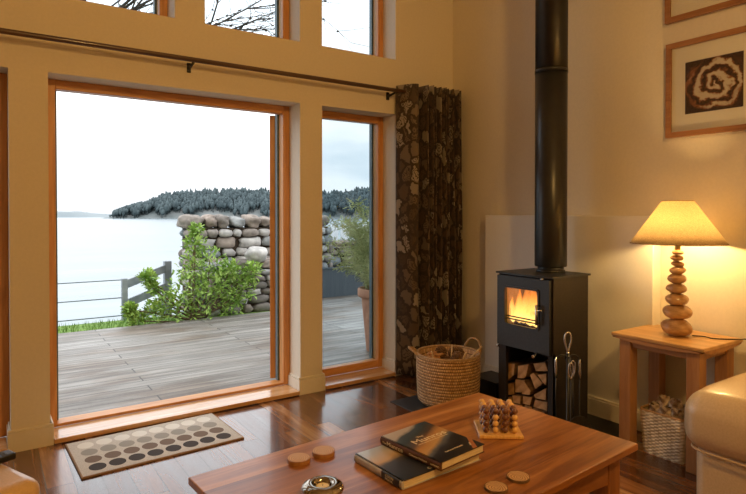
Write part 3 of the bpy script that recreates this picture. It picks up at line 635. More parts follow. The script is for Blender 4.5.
# ------------------------------------------------------------------ companion set
cs = thing('fireside_companion_set', 'black iron fireside tool stand with steel handles beside the stove', 'fire tools', (2.735,-1.61,HZ))
th = rad(-20)   # arms spread along this direction
ux, uy = math.cos(rad(-34)), math.sin(rad(-34))
MB().lathe([(.075,0),(.075,.008),(.02,.014),(.009,.02),(.009,.50)], n=24).build('stand', 'iron', cs)
loop = catmull([(0,0,.50), (-.010*ux,-.010*uy,.535), (-.019*ux,-.019*uy,.575), (-.014*ux,-.014*uy,.605), (0,0,.617), (.014*ux,.014*uy,.605), (.019*ux,.019*uy,.575), (.010*ux,.010*uy,.535), (0,0,.50)], 4)
MB().tube(loop, .0055, 8).tube([(0,0,.44),(0,0,.505)], .008, 8).build('ring_handle', 'chrome', cs)
arc = lambda s, dy: catmull([(0,dy,.47), (s*.03*ux,s*.03*uy+dy,.49), (s*.06*ux,s*.06*uy+dy,.475), (s*.068*ux,s*.068*uy+dy,.45)], 4)
MB().tube(arc(-1,0), .004, 6).tube(arc(1,0), .004, 6).tube(catmull([(0,0,.47),(-.012,-.02,.48),(-.022,-.035,.45)],4), .004, 6).tube(catmull([(0,0,.47),(.012,.02,.48),(.022,.035,.45)],4), .004, 6).build('hook_arms', 'iron', cs)
def hdl(name, x, y, dz, loopy=False):
    g = bpy.data.objects.new(name, None); C.objects.link(g); g.parent = cs; g.location = (x, y, 0)
    if loopy:
        lp = catmull([(0,0,.36), (-.013*ux,-.013*uy,.40), (-.011*ux,-.011*uy,.44), (0,0,.455), (.011*ux,.011*uy,.44), (.013*ux,.013*uy,.40), (0,0,.36)], 4)
        MB().tube(lp, .0042, 8).build('grip', 'chrome', g)
    else: MB().tube([(0,0,.36+dz), (0,0,.40+dz), (0,0,.45+dz), (0,0,.475+dz)], [.006,.008,.008,.004], 10).build('grip', 'chrome', g)
    return g
g = hdl('fire_brush', -.068*ux, -.068*uy, .0); MB().tube([(0,0,.36),(0,0,.12)], .004, 6).build('shaft', 'iron', g); MB().lathe([(.008,.13),(.02,.11),(.024,.05),(.022,.045)], n=14).build('brush_head', 'chrome', g)
g = hdl('fire_shovel', .068*ux, .068*uy, -.01); MB().tube([(0,0,.36),(0,0,.14),(-.02,-.02,.12)], .004, 6).build('shaft', 'iron', g)
b_ = MB(); n = 18; A = [b_.b.verts.new((-.045*ux*0+.062*math.cos(2*PI*k/n)*ux, .062*math.cos(2*PI*k/n)*uy-.018, .095+.062*math.sin(2*PI*k/n))) for k in range(n)]
f = b_.b.faces.new(A); r_ = bmesh.ops.extrude_face_region(b_.b, geom=[f]); bmesh.ops.translate(b_.b, vec=(-.006*uy*-1,-.008,0), verts=[v for v in r_['geom'] if isinstance(v, bmesh.types.BMVert)])
o = b_.build('blade', 'iron', g); o.location = (-.038*ux*1.2, -.038*uy*1.2-.03, .0)
g = hdl('fire_poker', -.024, -.038, -.03, True); MB().tube([(0,0,.36),(0,0,.06),(-.012,0,.03)], .004, 6).build('shaft', 'iron', g)
g = hdl('fire_tongs', .024, -.015, -.03, True); MB().tube([(0,0,.36),(.01,0,.2),(0,0,.05)], .0035, 6).tube([(0,0,.36),(-.01,0,.2),(0,0,.05)], .0035, 6).build('shaft', 'iron', g)

# black coal box left of the stove
cb = thing('coal_box', 'small black metal box on the hearth between big basket and stove', 'box', (2.985,-.80,HZ))
MB().box(-.10,.10,-.12,.12,0,.115,.004).build('box', 'iron', cb)
MB().box(-.106,.106,-.126,.126,.115,.132,.004).build('lid', 'iron', cb)

# ------------------------------------------------------------------ big coiled basket
bk = thing('coiled_basket', 'large round coiled seagrass basket standing on the black hearth', 'basket', (2.625,-.722,HZ))
prof = []; nr = 17; H_ = .335
for k in range(nr*6+1):
    t = k/(nr*6); z = t*H_; r_ = .203 + .011*math.sin(t*PI*.5) - .03*max(0, (.12-t)/.12)**2 + .0062*abs(math.sin(t*nr*PI))
    prof.append((r_, z))
inner = [(.201, H_-.004), (.20,.15), (.18,.012)]
b_ = MB().lathe([(.01,.001)]+prof, n=64, close=False); b_.lathe([(prof[-1][0], H_)]+inner+[(.01,.011)], n=64, close=False)
b_.build('body', 'coil', bk)
MB().tube([(.211*math.cos(a*PI/24), .211*math.sin(a*PI/24), H_) for a in range(49)], .010, 8, cap=False).build('rim', 'rope', bk)
# handles: right upright loop, left flopped outwards
ca = rad(-34); rx, ry = math.cos(ca), math.sin(ca)
def P(side, tang, z): return (rx*side - ry*tang, ry*side + rx*tang, z)
MB().tube(catmull([P(.13,.165,H_-.01), P(.155,.15,H_+.04), P(.185,.115,H_+.075), P(.215,.07,H_+.07), P(.228,.03,H_+.03), P(.215,.0,H_-.02)], 6), .0085, 8).build('handle', 'rope', bk)
MB().tube(catmull([P(-.205,-.06,H_-.01), P(-.235,-.05,H_+.02), P(-.265,-.02,H_+.035), P(-.265,.02,H_+.035), P(-.235,.05,H_+.02), P(-.205,.06,H_-.01)], 6), .0085, 8).build('handle', 'rope', bk)
# contents
bx0, by0 = 2.625, -.722
random.seed(11)
b_ = MB()
for k in range(70):
    a = random.uniform(0, 2*PI); r_ = random.uniform(0,.05); c_ = Vector((r_*math.cos(a), r_*math.sin(a), random.uniform(-.01,.015))); d_ = Vector((random.uniform(-1,1), random.uniform(-1,1), random.uniform(-.1,.7))).normalized()*.045
    b_.tube([c_, c_+d_*.5, c_+d_+Vector((0,0,-.006))], [.003,.0028,.0012], 4)
b_.ico((0,0,-.01), .05, 2, (1,1,.5), .3, 2)
o = b_.build('dried_grass_bundle', 'dried'); tag(o, 'tuft of dried orange grass on the left inside the coiled basket', 'dried grass', None, (bx0-.125, by0+.01, HZ+.325))
for k, (dx, dy, ln_, az, el, lab) in enumerate([(-.04,.02,.30,200,62,'pale kindling stick poking out tallest at the left of the basket'), (.0,-.02,.28,40,70,'pale kindling stick standing upright in the middle of the basket'), (.06,-.03,.24,-30,45,'pale kindling stick leaning right near the basket handle'), (-.02,-.06,.24,-80,60,'short kindling stick at the front of the basket')]):
    dv = Vector((math.cos(rad(az))*math.cos(rad(el)), math.sin(rad(az))*math.cos(rad(el)), math.sin(rad(el))))
    p0 = Vector((0,0,0)); o = MB().tube([p0, p0+dv*ln_*.5, p0+dv*ln_], [.007,.008,.006], 5).build('kindling_stick', 'kind')
    tag(o, lab, 'stick', 'kindling in the coiled basket', (bx0+dx, by0+dy, HZ+.345-dv.z*ln_+.03))
def cone(loc, lab, s=1, rot=(0,0,0), m='cone', grp='pine cones in the coiled basket'):
    b_ = MB(); b_.ico((0,0,.028), .024, 2, (1,1,1.25))
    for r_i in range(7):
        zz = .004+.0085*r_i; rr_ = .033*math.sin(PI*(.18+.78*r_i/7))
        for q in range(9):
            a = 2*PI*(q/9)+r_i*.35
            c_ = Vector((rr_*math.cos(a), rr_*math.sin(a), zz+.004)); b_.tube([c_*.6+Vector((0,0,zz*.3)), c_, c_+Vector((math.cos(a)*.004, math.sin(a)*.004, .006))], [.004,.0058,.003], 5)
    o = b_.build('pine_cone', m); tag(o, lab, 'pine cone', grp, loc); o.rotation_euler = rot; o.scale = (s,)*3; return o
for k, (dx, dy, lab, rot) in enumerate([(-.02,.08,'dark pine cone at the back left of the coiled basket',(.5,.3,0)), (.06,.06,'dark pine cone at the back centre of the coiled basket',(1.2,0,1)), (.11,-.02,'dark pine cone at the right inside the coiled basket',(.3,1.1,2)), (.04,-.09,'dark pine cone at the front of the coiled basket',(1.3,.2,3)), (-.06,-.10,'dark pine cone at the front left of the coiled basket',(.8,.8,.4))]):
    cone((bx0+dx, by0+dy, HZ+.300), lab, 1.15, rot)
b_ = MB(); b_.ico((0,0,0), .175, 3, (1,1,.35), .12, 5, ns=4)
tag(b_.build('kindling_filling', 'cone'), 'dark mass of bark chips filling the coiled basket under the pine cones', 'bark chips', None, (bx0, by0, HZ+.235))['kind'] = 'stuff'

# ------------------------------------------------------------------ side table, lamp
stt = thing('side_table', 'square oak side table under the lit table lamp', 'side table', (3.082,-2.036,0))
hxs, hys, TZ = .21, .246, .64
b_ = MB(); b_.box(-hxs, hxs, -hys, hys, TZ-.018, TZ, .003, 1)
b_.build('tabletop', 'loak', stt)
def archpoly(L0, L1, ztop_, zmid, zend, n=12):
    pts = [(L0, ztop_), (L0, zend)]
    for k in range(n+1):
        t = k/n; pts.append((L0+(L1-L0)*t, zend+(zmid-zend)*math.sin(PI*t)))
    pts += [(L1, zend), (L1, ztop_)]
    out = []
    for p in pts:
        if not out or (abs(out[-1][0]-p[0])+abs(out[-1][1]-p[1])) > 1e-6: out.append(p)
    return out
# bowed under-edge moulding
for s in (-1, 1):
    P_ = [(-hys+.006, TZ-.018)] + [(-hys+.006+(2*hys-.012)*k/12, TZ-.026-.016*math.sin(PI*k/12)) for k in range(13)] + [(hys-.006, TZ-.018)]
    MB().prism(P_, .02, 'X', s*(hxs-.016)-.01).build('moulding', 'loakx', stt)
    P_ = [(-hxs+.006, TZ-.018)] + [(-hxs+.006+(2*hxs-.012)*k/12, TZ-.026-.016*math.sin(PI*k/12)) for k in range(13)] + [(hxs-.006, TZ-.018)]
    MB().prism(P_, .02, 'Y', s*(hys-.016)-.01).build('moulding', 'loakx', stt)
lg_ = .068; ix, iy = hxs-.03, hys-.03
for sx_ in (-1, 1):
    for sy_ in (-1, 1):
        x0, x1 = sorted((sx_*ix, sx_*(ix-lg_))); y0, y1 = sorted((sy_*iy, sy_*(iy-lg_)))
        b_ = MB(); b_.box(x0, x1, y0, y1, 0, TZ-.022, .005, 2)
        b_.build('leg', 'loakleg', stt)
for s in (-1, 1):
    xa = s*(ix-.012); MB().box(min(xa, xa-s*.02), max(xa, xa-s*.02), -iy+lg_, iy-lg_, TZ-.075, TZ-.024, .002, 1).build('apron', 'loakx', stt)
    ya = s*(iy-.012); MB().box(-ix+lg_, ix-lg_, min(ya, ya-s*.02), max(ya, ya-s*.02), TZ-.075, TZ-.024, .002, 1).build('apron', 'loakx', stt)

LX, LY = 3.078, -2.047
la = thing('table_lamp', 'lit table lamp of stacked wooden pebbles with cone shade', 'lamp', (LX, LY, TZ))
ST = [(326,.080,.046), (310.7,.076,.037), (298,.060,.031), (287.4,.054,.026), (277.7,.048,.025), (269.6,.041,.020), (263.4,.034,.0145), (257.5,.034,.015), (252,.029,.0125)]
zc = 0; prev = 0
random.seed(5)
for i, (yy, r_, hh) in enumerate(ST):
    z_ = 1.3-(yy-213)*3.10/569.6 - TZ
    if i == 0: z_ = hh*.96
    b_ = MB(); b_.ico((0,0,0), 1, 3, (r_, r_*.9, hh*1.08), .10, i+2, Matrix.Rotation(rad(random.uniform(-5,5)), 3, 'X') @ Matrix.Rotation(rad(random.uniform(-5,5)), 3, 'Y') @ Matrix.Rotation(random.uniform(0,6), 3, 'Z'))
    o = b_.build('pebble', 'pebble', la); o.location = (random.uniform(-.004,.004), random.uniform(-.004,.004), z_)
MB().lathe([(.006,0),(.006,.535)], n=10).lathe([(.013,.455),(.015,.47),(.015,.52),(.010,.525)], n=16).build('stem', 'brass', la)
b_ = MB(); b_.ico((0,0,.578), .030, 3, (1,1,1.35)); b_.build('bulb', 'bulb', la)
sh = MB().lathe([(.234,1.137-TZ),(.077,1.365-TZ)], n=64, close=False).build('lamp_shade', 'shade', la, recalc=False)
sm = sh.modifiers.new('t', 'SOLIDIFY'); sm.thickness = .0016
for r_, z_ in ((.2345,1.137-TZ), (.0775,1.365-TZ)):
    MB().tube([(r_*math.cos(a*PI/24), r_*math.sin(a*PI/24), z_) for a in range(49)], .0022, 6, cap=False).build('shade_trim', 'rope', sh)
b_ = MB()
for a in (0, 2*PI/3, 4*PI/3): b_.tube([(0,0,.52),(.02*math.cos(a),.02*math.sin(a),.52),(.05*math.cos(a),.05*math.sin(a),.70),(.075*math.cos(a),.075*math.sin(a),1.36-TZ)], .0015, 5)
b_.build('shade_carrier', 'brass', la)
cbz = TZ+.004
ob = MB().tube(catmull([(.05,-.055,.004), (.08,-.10,.0035), (.07,-.15,.0035), (.11,-.20,.0035), (.155,-.24,.004), (.185,-.27,.002), (.205,-.30,-.05), (.222,-.33,-.22), (.228,-.34,-.30)], 6), .003, 6).build('lamp_cable', 'cable', la)

# small wicker basket under the side table
wb = thing('wicker_basket', 'small rectangular pale wicker basket on the floor under the side table', 'basket', (3.037,-2.030,0))
b_ = MB(); nu, nv = 132, 26; hx_, hy_, H2 = .085, .122, .228
def rr(u, hx, hy, r_=.03):
    Lx, Ly = 2*(hx-r_), 2*(hy-r_); q = PI*r_/2; tot = 2*Lx+2*Ly+4*q; s = (u % 1)*tot
    segs_ = [(Lx, 0), (q, 1), (Ly, 2), (q, 3), (Lx, 4), (q, 5), (Ly, 6), (q, 7)]
    for ln2, k in segs_:
        if s <= ln2: break
        s -= ln2
    if k == 0: return (-hx+r_+s, -hy, 0, -1)
    if k == 1: a = -PI/2 + s/r_; return (hx-r_+r_*math.cos(a), -hy+r_+r_*math.sin(a), math.cos(a), math.sin(a))
    if k == 2: return (hx, -hy+r_+s, 1, 0)
    if k == 3: a = s/r_; return (hx-r_+r_*math.cos(a), hy-r_+r_*math.sin(a), math.cos(a), math.sin(a))
    if k == 4: return (hx-r_-s, hy, 0, 1)
    if k == 5: a = PI/2 + s/r_; return (-hx+r_+r_*math.cos(a), hy-r_+r_*math.sin(a), math.cos(a), math.sin(a))
    if k == 6: return (-hx, hy-r_-s, -1, 0)
    a = PI + s/r_; return (-hx+r_+r_*math.cos(a), -hy+r_+r_*math.sin(a), math.cos(a), math.sin(a))
rings = []
for j in range(nv*3+1):
    v_ = j/(nv*3); tap = .86+.14*v_; ring = []
    for i in range(nu):
        x, y, nx, ny = rr(i/nu, hx_*tap, hy_*tap); row = int(j/3)
        dsp = .0042*math.cos(2*PI*i/8 + PI*(row % 2)) + .002*abs(math.sin(PI*j/3))
        ring.append(b_.b.verts.new((x+nx*dsp, y+ny*dsp, .002+v_*H2)))
    rings.append(ring)
for j in range(len(rings)-1):
    for i in range(nu):
        f = b_.b.faces.new((rings[j][i], rings[j][(i+1) % nu], rings[j+1][(i+1) % nu], rings[j+1][i])); f.smooth = True
b_.b.faces.new(list(reversed(rings[0])))
o = b_.build('body', 'wicker', wb, recalc=True); sm = o.modifiers.new('t', 'SOLIDIFY'); sm.thickness = .004
MB().tube([(*rr(i/48, hx_, hy_)[:2], H2+.004) for i in range(49)], .007, 8, cap=False).build('rim', 'wickrim', wb)
random.seed(21)
sp_ = [(-.04,-.06,'front right'), (-.045,.0,'front centre'), (-.04,.06,'front left'), (.01,-.07,'right side'), (.005,-.02,'centre right'), (.01,.03,'centre left'), (.0,.075,'left side'), (.045,-.04,'back right'), (.045,.02,'back centre'), (.045,.07,'back left'), (-.01,-.035,'topmost, centre right'), (-.005,.03,'topmost, centre left')]
for i, (dx, dy, w_) in enumerate(sp_):
    b_ = MB(); zz = .236 if i < 10 else .277
    b_.ico((0,0,0), .037, 3, (1.0,.8,.75), .7, i*3+1, Matrix.Rotation(random.uniform(0,6), 3, 'Z') @ Matrix.Rotation(random.uniform(0,3), 3, 'X'), ns=2.4)
    for q in range(3):
        a = random.uniform(0, 6.28); b_.tube(catmull([(.03*math.cos(a),.03*math.sin(a),-.01), (.02*math.cos(a+1),.02*math.sin(a+1),.028), (.028*math.cos(a+2.4),.028*math.sin(a+2.4),.006)], 5), [.004]+[.009]*9+[.003], 6, rz=.5)
    o = b_.build('driftwood_piece', 'drift')
    tag(o, 'cream and brown gnarled driftwood piece at the %s of the wicker basket' % w_ if i < 10 else 'cream and brown driftwood piece heaped %s of the wicker basket' % w_, 'driftwood', 'driftwood in the small wicker basket', (3.037+dx, -2.034+dy, zz+random.uniform(-.006,.01)))

# ------------------------------------------------------------------ pictures
def picture(name, label, y0, y1, z0, z1, inset_y, inset_z, photo=True):
    g = thing(name, label, 'picture', (XR, (y0+y1)/2, (z0+z1)/2))
    hy_, hz_ = abs(y1-y0)/2, (z1-z0)/2; fw = .030; d_ = .026
    b_ = MB(); O = [(-hy_,-hz_),(hy_,-hz_),(hy_,hz_),(-hy_,hz_)]; I = [(-hy_+fw,-hz_+fw),(hy_-fw,-hz_+fw),(hy_-fw,hz_-fw),(-hy_+fw,hz_-fw)]
    V = [[b_.b.verts.new((x, y, z)) for y, z in P] for P, x in ((O, -.002), (O, -d_), (I, -d_), (I, -.006))]
    for a in range(3):
        for i in range(4): b_.b.faces.new((V[a][i], V[a][(i+1) % 4], V[a+1][(i+1) % 4], V[a+1][i]))
    b_.build('frame', 'picframe', g)
    MB().box(-.011, -.004, -hy_+fw-.002, hy_-fw+.002, -hz_+fw-.002, hz_-fw+.002).build('mount', 'mount', g)
    px, pz = hy_-inset_y, hz_-inset_z
    q = MB(); q.quad((-.0125,px,-pz), (-.0125,-px,-pz), (-.0125,-px,pz), (-.0125,px,pz)); q.build('photograph', 'photo', g, recalc=False)
    MB().box(-.018, -.016, -hy_+fw-.001, hy_-fw+.001, -hz_+fw-.001, hz_-fw+.001).build('picture_glass', 'picglass', g)
picture('framed_picture', 'square framed print of a brown flower head above the table lamp', -1.858, -2.374, 1.737, 2.2805, .107, .125)
picture('framed_picture', 'upper framed picture hanging above the flower print, only its lower edge showing', -1.850, -2.387, 2.405, 2.95, .107, .125)

# ------------------------------------------------------------------ coffee table
ct = thing('coffee_table', 'large low rectangular oak coffee table with books and coasters on top', 'coffee table', (1.2625,-2.142,0), rad(4.1))
b_ = MB(); hx_, hy_ = .70, .385
b_.box(-hx_, hx_, -hy_, hy_, .425, .45, .004, 2); b_.build('tabletop', 'oak', ct)
P_ = [(-hx_+.012, .426), (-hx_+.03,.408), (hx_-.03,.408), (hx_-.012,.426)]
MB().box(-hx_+.018, hx_-.018, -hy_+.018, hy_-.018, .408, .4255, .006, 2).build('top_moulding', 'oakx', ct)
for sx_ in (-1, 1):
    for sy_ in (-1, 1):
        x0, x1 = sorted((sx_*(hx_-.045), sx_*(hx_-.125))); y0, y1 = sorted((sy_*(hy_-.045), sy_*(hy_-.125)))
        MB().box(x0, x1, y0, y1, 0, .41, .005, 2).build('leg', 'oakleg', ct)
for s in (-1, 1):
    y_ = s*(hy_-.06); MB().prism(archpoly(-hx_+.125, hx_-.125, .409, .345, .315), .022, 'Y', y_-.011).build('apron', 'oakx', ct)
    x_ = s*(hx_-.06); MB().prism(archpoly(-hy_+.125, hy_-.125, .409, .345, .315), .022, 'X', x_-.011).build('apron', 'oaky', ct)
MB().box(-hx_+.07, hx_-.07, -hy_+.07, hy_-.07, .10, .125, .003).build('lower_shelf', 'oak', ct)

# books
def book(name, label, ox, oy, zb, rz, w_, h_, t_, jm, spm):
    """origin at the spine's top corner; local x across the cover, -y down the cover"""
    g = thing(name, label, 'book', (ox, oy, zb), rz)
    b_ = MB(); b_.box(.006, w_-.004, -h_+.004, -.004, .0025, t_-.0025); b_.build('pages', 'paper', g)
    c_ = MB(); c_.box(.0, w_, -h_, 0, 0, .0025, .0006, 1)
    c_.build('back_board', spm, g)
    c_ = MB(); c_.box(.0, w_, -h_, 0, t_-.0025, t_-.0003, .0005, 1); c_.quad((.0,-h_,t_), (w_,-h_,t_), (w_,0,t_), (0,0,t_)); c_.build('front_cover', jm, g)
    # rounded spine
    pr_ = [(.006,0), (.001,.0), (-.0035,t_*.25), (-.0045,t_*.5), (-.0035,t_*.75), (.001,t_), (.006,t_)]
    s_ = MB(); A = [s_.b.verts.new((x, -h_, z)) for x, z in pr_]; B = [s_.b.verts.new((x, 0, z)) for x, z in pr_]
    for i in range(len(pr_)-1): s_.b.faces.new((A[i], A[i+1], B[i+1], B[i]))
    s_.b.faces.new(A); s_.b.faces.new(list(reversed(B))); s_.build('spine', spm, g)
    return g
def covM(x, y, t_, a=0): return Matrix.Translation((x, y, t_+.0002)) @ Matrix.Rotation(a, 4, 'Z')
def spiM(y, z, xo=-.0052):
    return Matrix(((0,0,-1,xo),(-1,0,0,y),(0,1,0,z),(0,0,0,1)))
lo = book('landscape_book', 'wide landscape-format book lying underneath the mountain book', 1.041, -2.018, .4502, rad(3), .352, .250, .028, 'jacket2', 'spineg')
MB().box(-.0052, .003, -.238, -.150, .0035, .0262, .0008, 1).build('spine_band', 'spineb', lo)
text('spine_lettering', 'COLIN', .0105, 'ink', lo, spiM(-.170, .0155, -.0056), sx=1.3); text('spine_lettering', 'PRIOR', .0105, 'ink', lo, spiM(-.170, .0055, -.0056), sx=1.3)
text('cover_lettering', 'COLIN PRIOR', .016, 'ink', lo, covM(.12, -.238, .028), sx=1.2)
up = book('mountain_book', 'dark hardback book titled The Munros lying on top of another book', 1.160, -2.003, .4785, rad(6.8), .222, .284, .0285, 'jacket1', 'jacketspine')
text('cover_title', 'The', .016, 'ink', up, covM(.085, -.098, .0285), sx=1.2)
text('cover_title', 'Munros', .042, 'ink', up, covM(.040, -.132, .0285), sx=1.25)
MB().box(.045, .195, -.1425, -.1405, .0285, .0288).build('title_rule', 'ink', up)
text('cover_author', 'Cameron McNeish', .0105, 'ink', up, covM(.070, -.243, .0285), sx=1.1)
text('spine_lettering', 'The', .010, 'ink', up, spiM(-.012, .010), sx=1.2); text('spine_lettering', 'Munros', .021, 'ink', up, spiM(-.034, .0075), sx=1.25)
text('spine_lettering', 'Cameron McNeish', .0095, 'ink', up, spiM(-.145, .010), sx=1.15); text('spine_lettering', 'LOMOND', .008, 'ink', up, spiM(-.243, .010), sx=1.1)
b_ = MB(); zt_ = .0286
bandp = [(.222,-.205), (.222,-.228), (.183,-.284), (.162,-.284)]
b_.prism(bandp, .0004, 'Z', zt_); b_.build('corner_band', 'band', up)
text('band_lettering', 'NEW', .0095, 'ink', up, covM(.181, -.262, .0290, rad(53)), sx=1.1)

# coasters
def coaster(label, x, y, r_, h_, m, bark, seed):
    g = thing('wooden_coaster', label, 'coaster', (x, y, .4503), 0, 'wooden slice coasters on the coffee table')
    prof = [(1 + .06*noise.noise(Vector((math.cos(a*PI/16), math.sin(a*PI/16), seed)))) for a in range(32)]
    P1 = [(r_*prof[a]*math.cos(a*PI/16), r_*prof[a]*math.sin(a*PI/16)) for a in range(32)]
    MB().prism(P1, h_, 'Z', 0).build('bark_edge', bark, g)
    MB().prism([(a*.93, c*.93) for a, c in P1], .0006, 'Z', h_).build('cut_face', m, g)
coaster('thick pale wooden coaster nearer the table corner, left of the pair', .885, -1.903, .040, .013, 'slice', 'loakleg', 1)
coaster('thick pale wooden coaster closest to the books, right of the pair', .984, -1.900, .041, .013, 'slice', 'loakleg', 2)
coaster('brown bark-edged coaster nearest the front edge of the coffee table', 1.296, -2.424, .036, .008, 'slice2', 'bark', 3)
coaster('brown bark-edged coaster behind the other, right of the books', 1.407, -2.415, .037, .008, 'slice2', 'bark', 4)

# tealight holder
tl = thing('tealight_holder', 'shiny round smoked metal tealight holder at the front of the coffee table', 'candle holder', (.832,-2.165,.4503))
MB().lathe([(.020,.0),(.034,.002),(.052,.010),(.062,.021),(.064,.028),(.060,.036),(.047,.043),(.034,.044),(.028,.041),(.024,.034),(.023,.016),(.001,.015)], n=48, close=False).build('bowl', 'bowl', tl)
c_ = thing('tealight', 'small pale tealight candle inside the smoked metal holder', 'candle', (.832,-2.165,.4503+.0155))
MB().lathe([(.0195,0),(.0195,.018)], n=24).build('wax', 'wax', c_); MB().tube([(0,0,.017),(.001,0,.024)], .0008, 5).build('wick', 'char', c_)

# bead game
bg = thing('bead_peg_game', 'wooden four by four peg board game with pale and dark beads', 'board game', (1.650,-2.098,.4503), rad(-37))
# base corners measured on the table: square of 0.16 m
MB().box(-.083,.083,-.083,.083,0,.013,.003,2).build('base_board', 'ballw', bg)
pat = ['DLDL', 'LDLD', 'DDLL', 'LLDL']
bead = {}
for r_ in range(4):
    for c_i in range(4):
        x = -.054+.036*c_i; y = -.054+.036*r_
        MB().tube([(x,y,.012),(x,y,.101)], .0032, 8).build('peg', 'ballw', bg)
        for k in range(4):
            kind = pat[r_][c_i] if k < 3 or (r_+c_i) % 2 == 0 else ('L' if pat[r_][c_i] == 'D' else 'D')
            if r_ >= 2 and k == 3: kind = 'L'
            if kind not in bead:
                b_ = MB(); b_.ico((0,0,0), .0122, 2); o = b_.build('bead', 'ballw' if kind == 'L' else 'balld', bg); bead[kind] = o
            else: o = bead[kind].copy(); C.objects.link(o); o.parent = bg
            o.location = (x, y, .0245+.0236*k)

# ------------------------------------------------------------------ leather seats
def cushion(b_, x0, x1, y0, y1, z0, z1, r_, bulge=.012, seg=6, cuts=10):
    t = bmesh.new(); bmesh.ops.create_cube(t, size=1)
    for v in t.verts: v.co = Vector(((x0+x1)/2+v.co.x*(x1-x0), (y0+y1)/2+v.co.y*(y1-y0), (z0+z1)/2+v.co.z*(z1-z0)))
    bmesh.ops.bevel(t, geom=t.edges[:], offset=r_, segments=seg, profile=.5, affect='EDGES')
    me = bpy.data.meshes.new('tmp'); t.to_mesh(me); t.free(); b_.b.from_mesh(me); bpy.data.meshes.remove(me)
    return b_
sr = thing('leather_sofa', 'cream leather sofa end with padded top at the right edge', 'sofa', (2.385,-2.362,0))
b_ = cushion(MB(), -.0, .80, -1.3, -.045, .322, .555, .085); bmesh.ops.subdivide_edges(b_.b, edges=[e for e in b_.b.edges if e.calc_length() > .3], cuts=6, use_grid_fill=True)
for v in b_.b.verts:
    if v.co.z > .5: v.co.z += .035*math.exp(-((v.co.y+.34)/.3)**2)-.03*max(0, .12-v.co.x)/.12
b_.build('arm_pad', 'leather', sr, smooth=True)
b_ = cushion(MB(), .045, .78, -1.28, -.088, .03, .35, .05, seg=4); b_.build('base', 'leather', sr, smooth=True)
MB().tube(catmull([(.20,-.067,.334),(.10,-.071,.332),(.045,-.090,.331),(.022,-.13,.330),(.018,-.20,.330),(.018,-.6,.329),(.018,-1.2,.329)], 6), .005, 8).build('piping', 'thread', sr)
MB().tube(catmull([(.085,-.40,.35),(.003,-.40,.40),(.003,-.40,.46),(.03,-.40,.535),(.10,-.40,.574),(.3,-.40,.585),(.7,-.40,.588)], 5), .0028, 6).build('seam', 'thread', sr)
for x in (.09, .70):
    MB().box(x, x+.05, -.14, -.09, 0, .04, .004).build('foot', 'iron', sr)
sl = thing('leather_footstool', 'tan leather footstool corner at the lower left with a remote on it', 'footstool', (.151,-1.666,0), rad(24))
b_ = cushion(MB(), -.62, .0, .0, .62, .24, .50, .045); b_.build('cushion', 'tanleather', sl, smooth=True)
cushion(MB(), -.60, -.02, .02, .60, .05, .27, .03, seg=3).build('base', 'tanleather', sl, smooth=True)
MB().tube(catmull([(-.6,0.004,.26),(-.04,.004,.26),(-.004,.04,.26),(-.004,.6,.26)], 6), .004, 6).build('piping', 'thread', sl)
for (x, y) in ((-.56,.06),(-.06,.06),(-.56,.56),(-.06,.56)): MB().lathe([(.02,0),(.025,.06)], x, y, 12).build('foot', 'iron', sl)
rm_ = thing('remote_control', 'black remote control lying on the tan leather footstool', 'remote control', (-.012,-1.487,.5003), rad(22))
MB().box(-.10, .092, -.024, .026, 0, .022, .005, 2).build('case', 'plastic', rm_)
for i in range(5):
    for j in range(3): MB().box(-.05+.026*i, -.035+.026*i, -.014+.013*j, -.006+.013*j, .021, .0235, .001, 1).build('button', 'rubber', rm_)

# ------------------------------------------------------------------ outside
dk_ = MB(); dk_.box(-6, 3.5, WT-.0, 3.59, -.14, -.05); dk_.box(3.5, 9, WT, 4.36, -.14, -.05)
struct(dk_.build('terrace_deck', 'deck'))
lw_ = MB(); lw_.box(-8, 3.6, 3.6, 4.4, -1.5, -.11); lw_.box(3.6, 12, 4.37, 9, -1.5, -.11)
struct(lw_.build('lawn', 'grass'))
# grass tufts along the deck edge
random.seed(2); b_ = MB()
for k in range(1500):
    x = random.uniform(-.6, 2.2); y = random.uniform(3.63, 4.36); h_ = random.uniform(.03,.08); a = random.uniform(0, 6.28); lx, ly = .02*math.cos(a), .02*math.sin(a)
    p = Vector((x, y, -.115)); s = Vector((math.sin(a), -math.cos(a), 0))*.005
    b_.b.faces.new([b_.b.verts.new(q) for q in (p-s, p+s, p+Vector((lx, ly, h_)))])
tag(b_.build('grass_blades', 'grass', recalc=False), 'strip of short green grass beyond the deck edge', 'grass')['kind'] = 'stuff'
sb_ = MB(); sb_.quad((-4000,-200,-3), (4000,-200,-3), (4000,5000,-3), (-4000,5000,-3)); struct(sb_.build('sea', 'sea'))

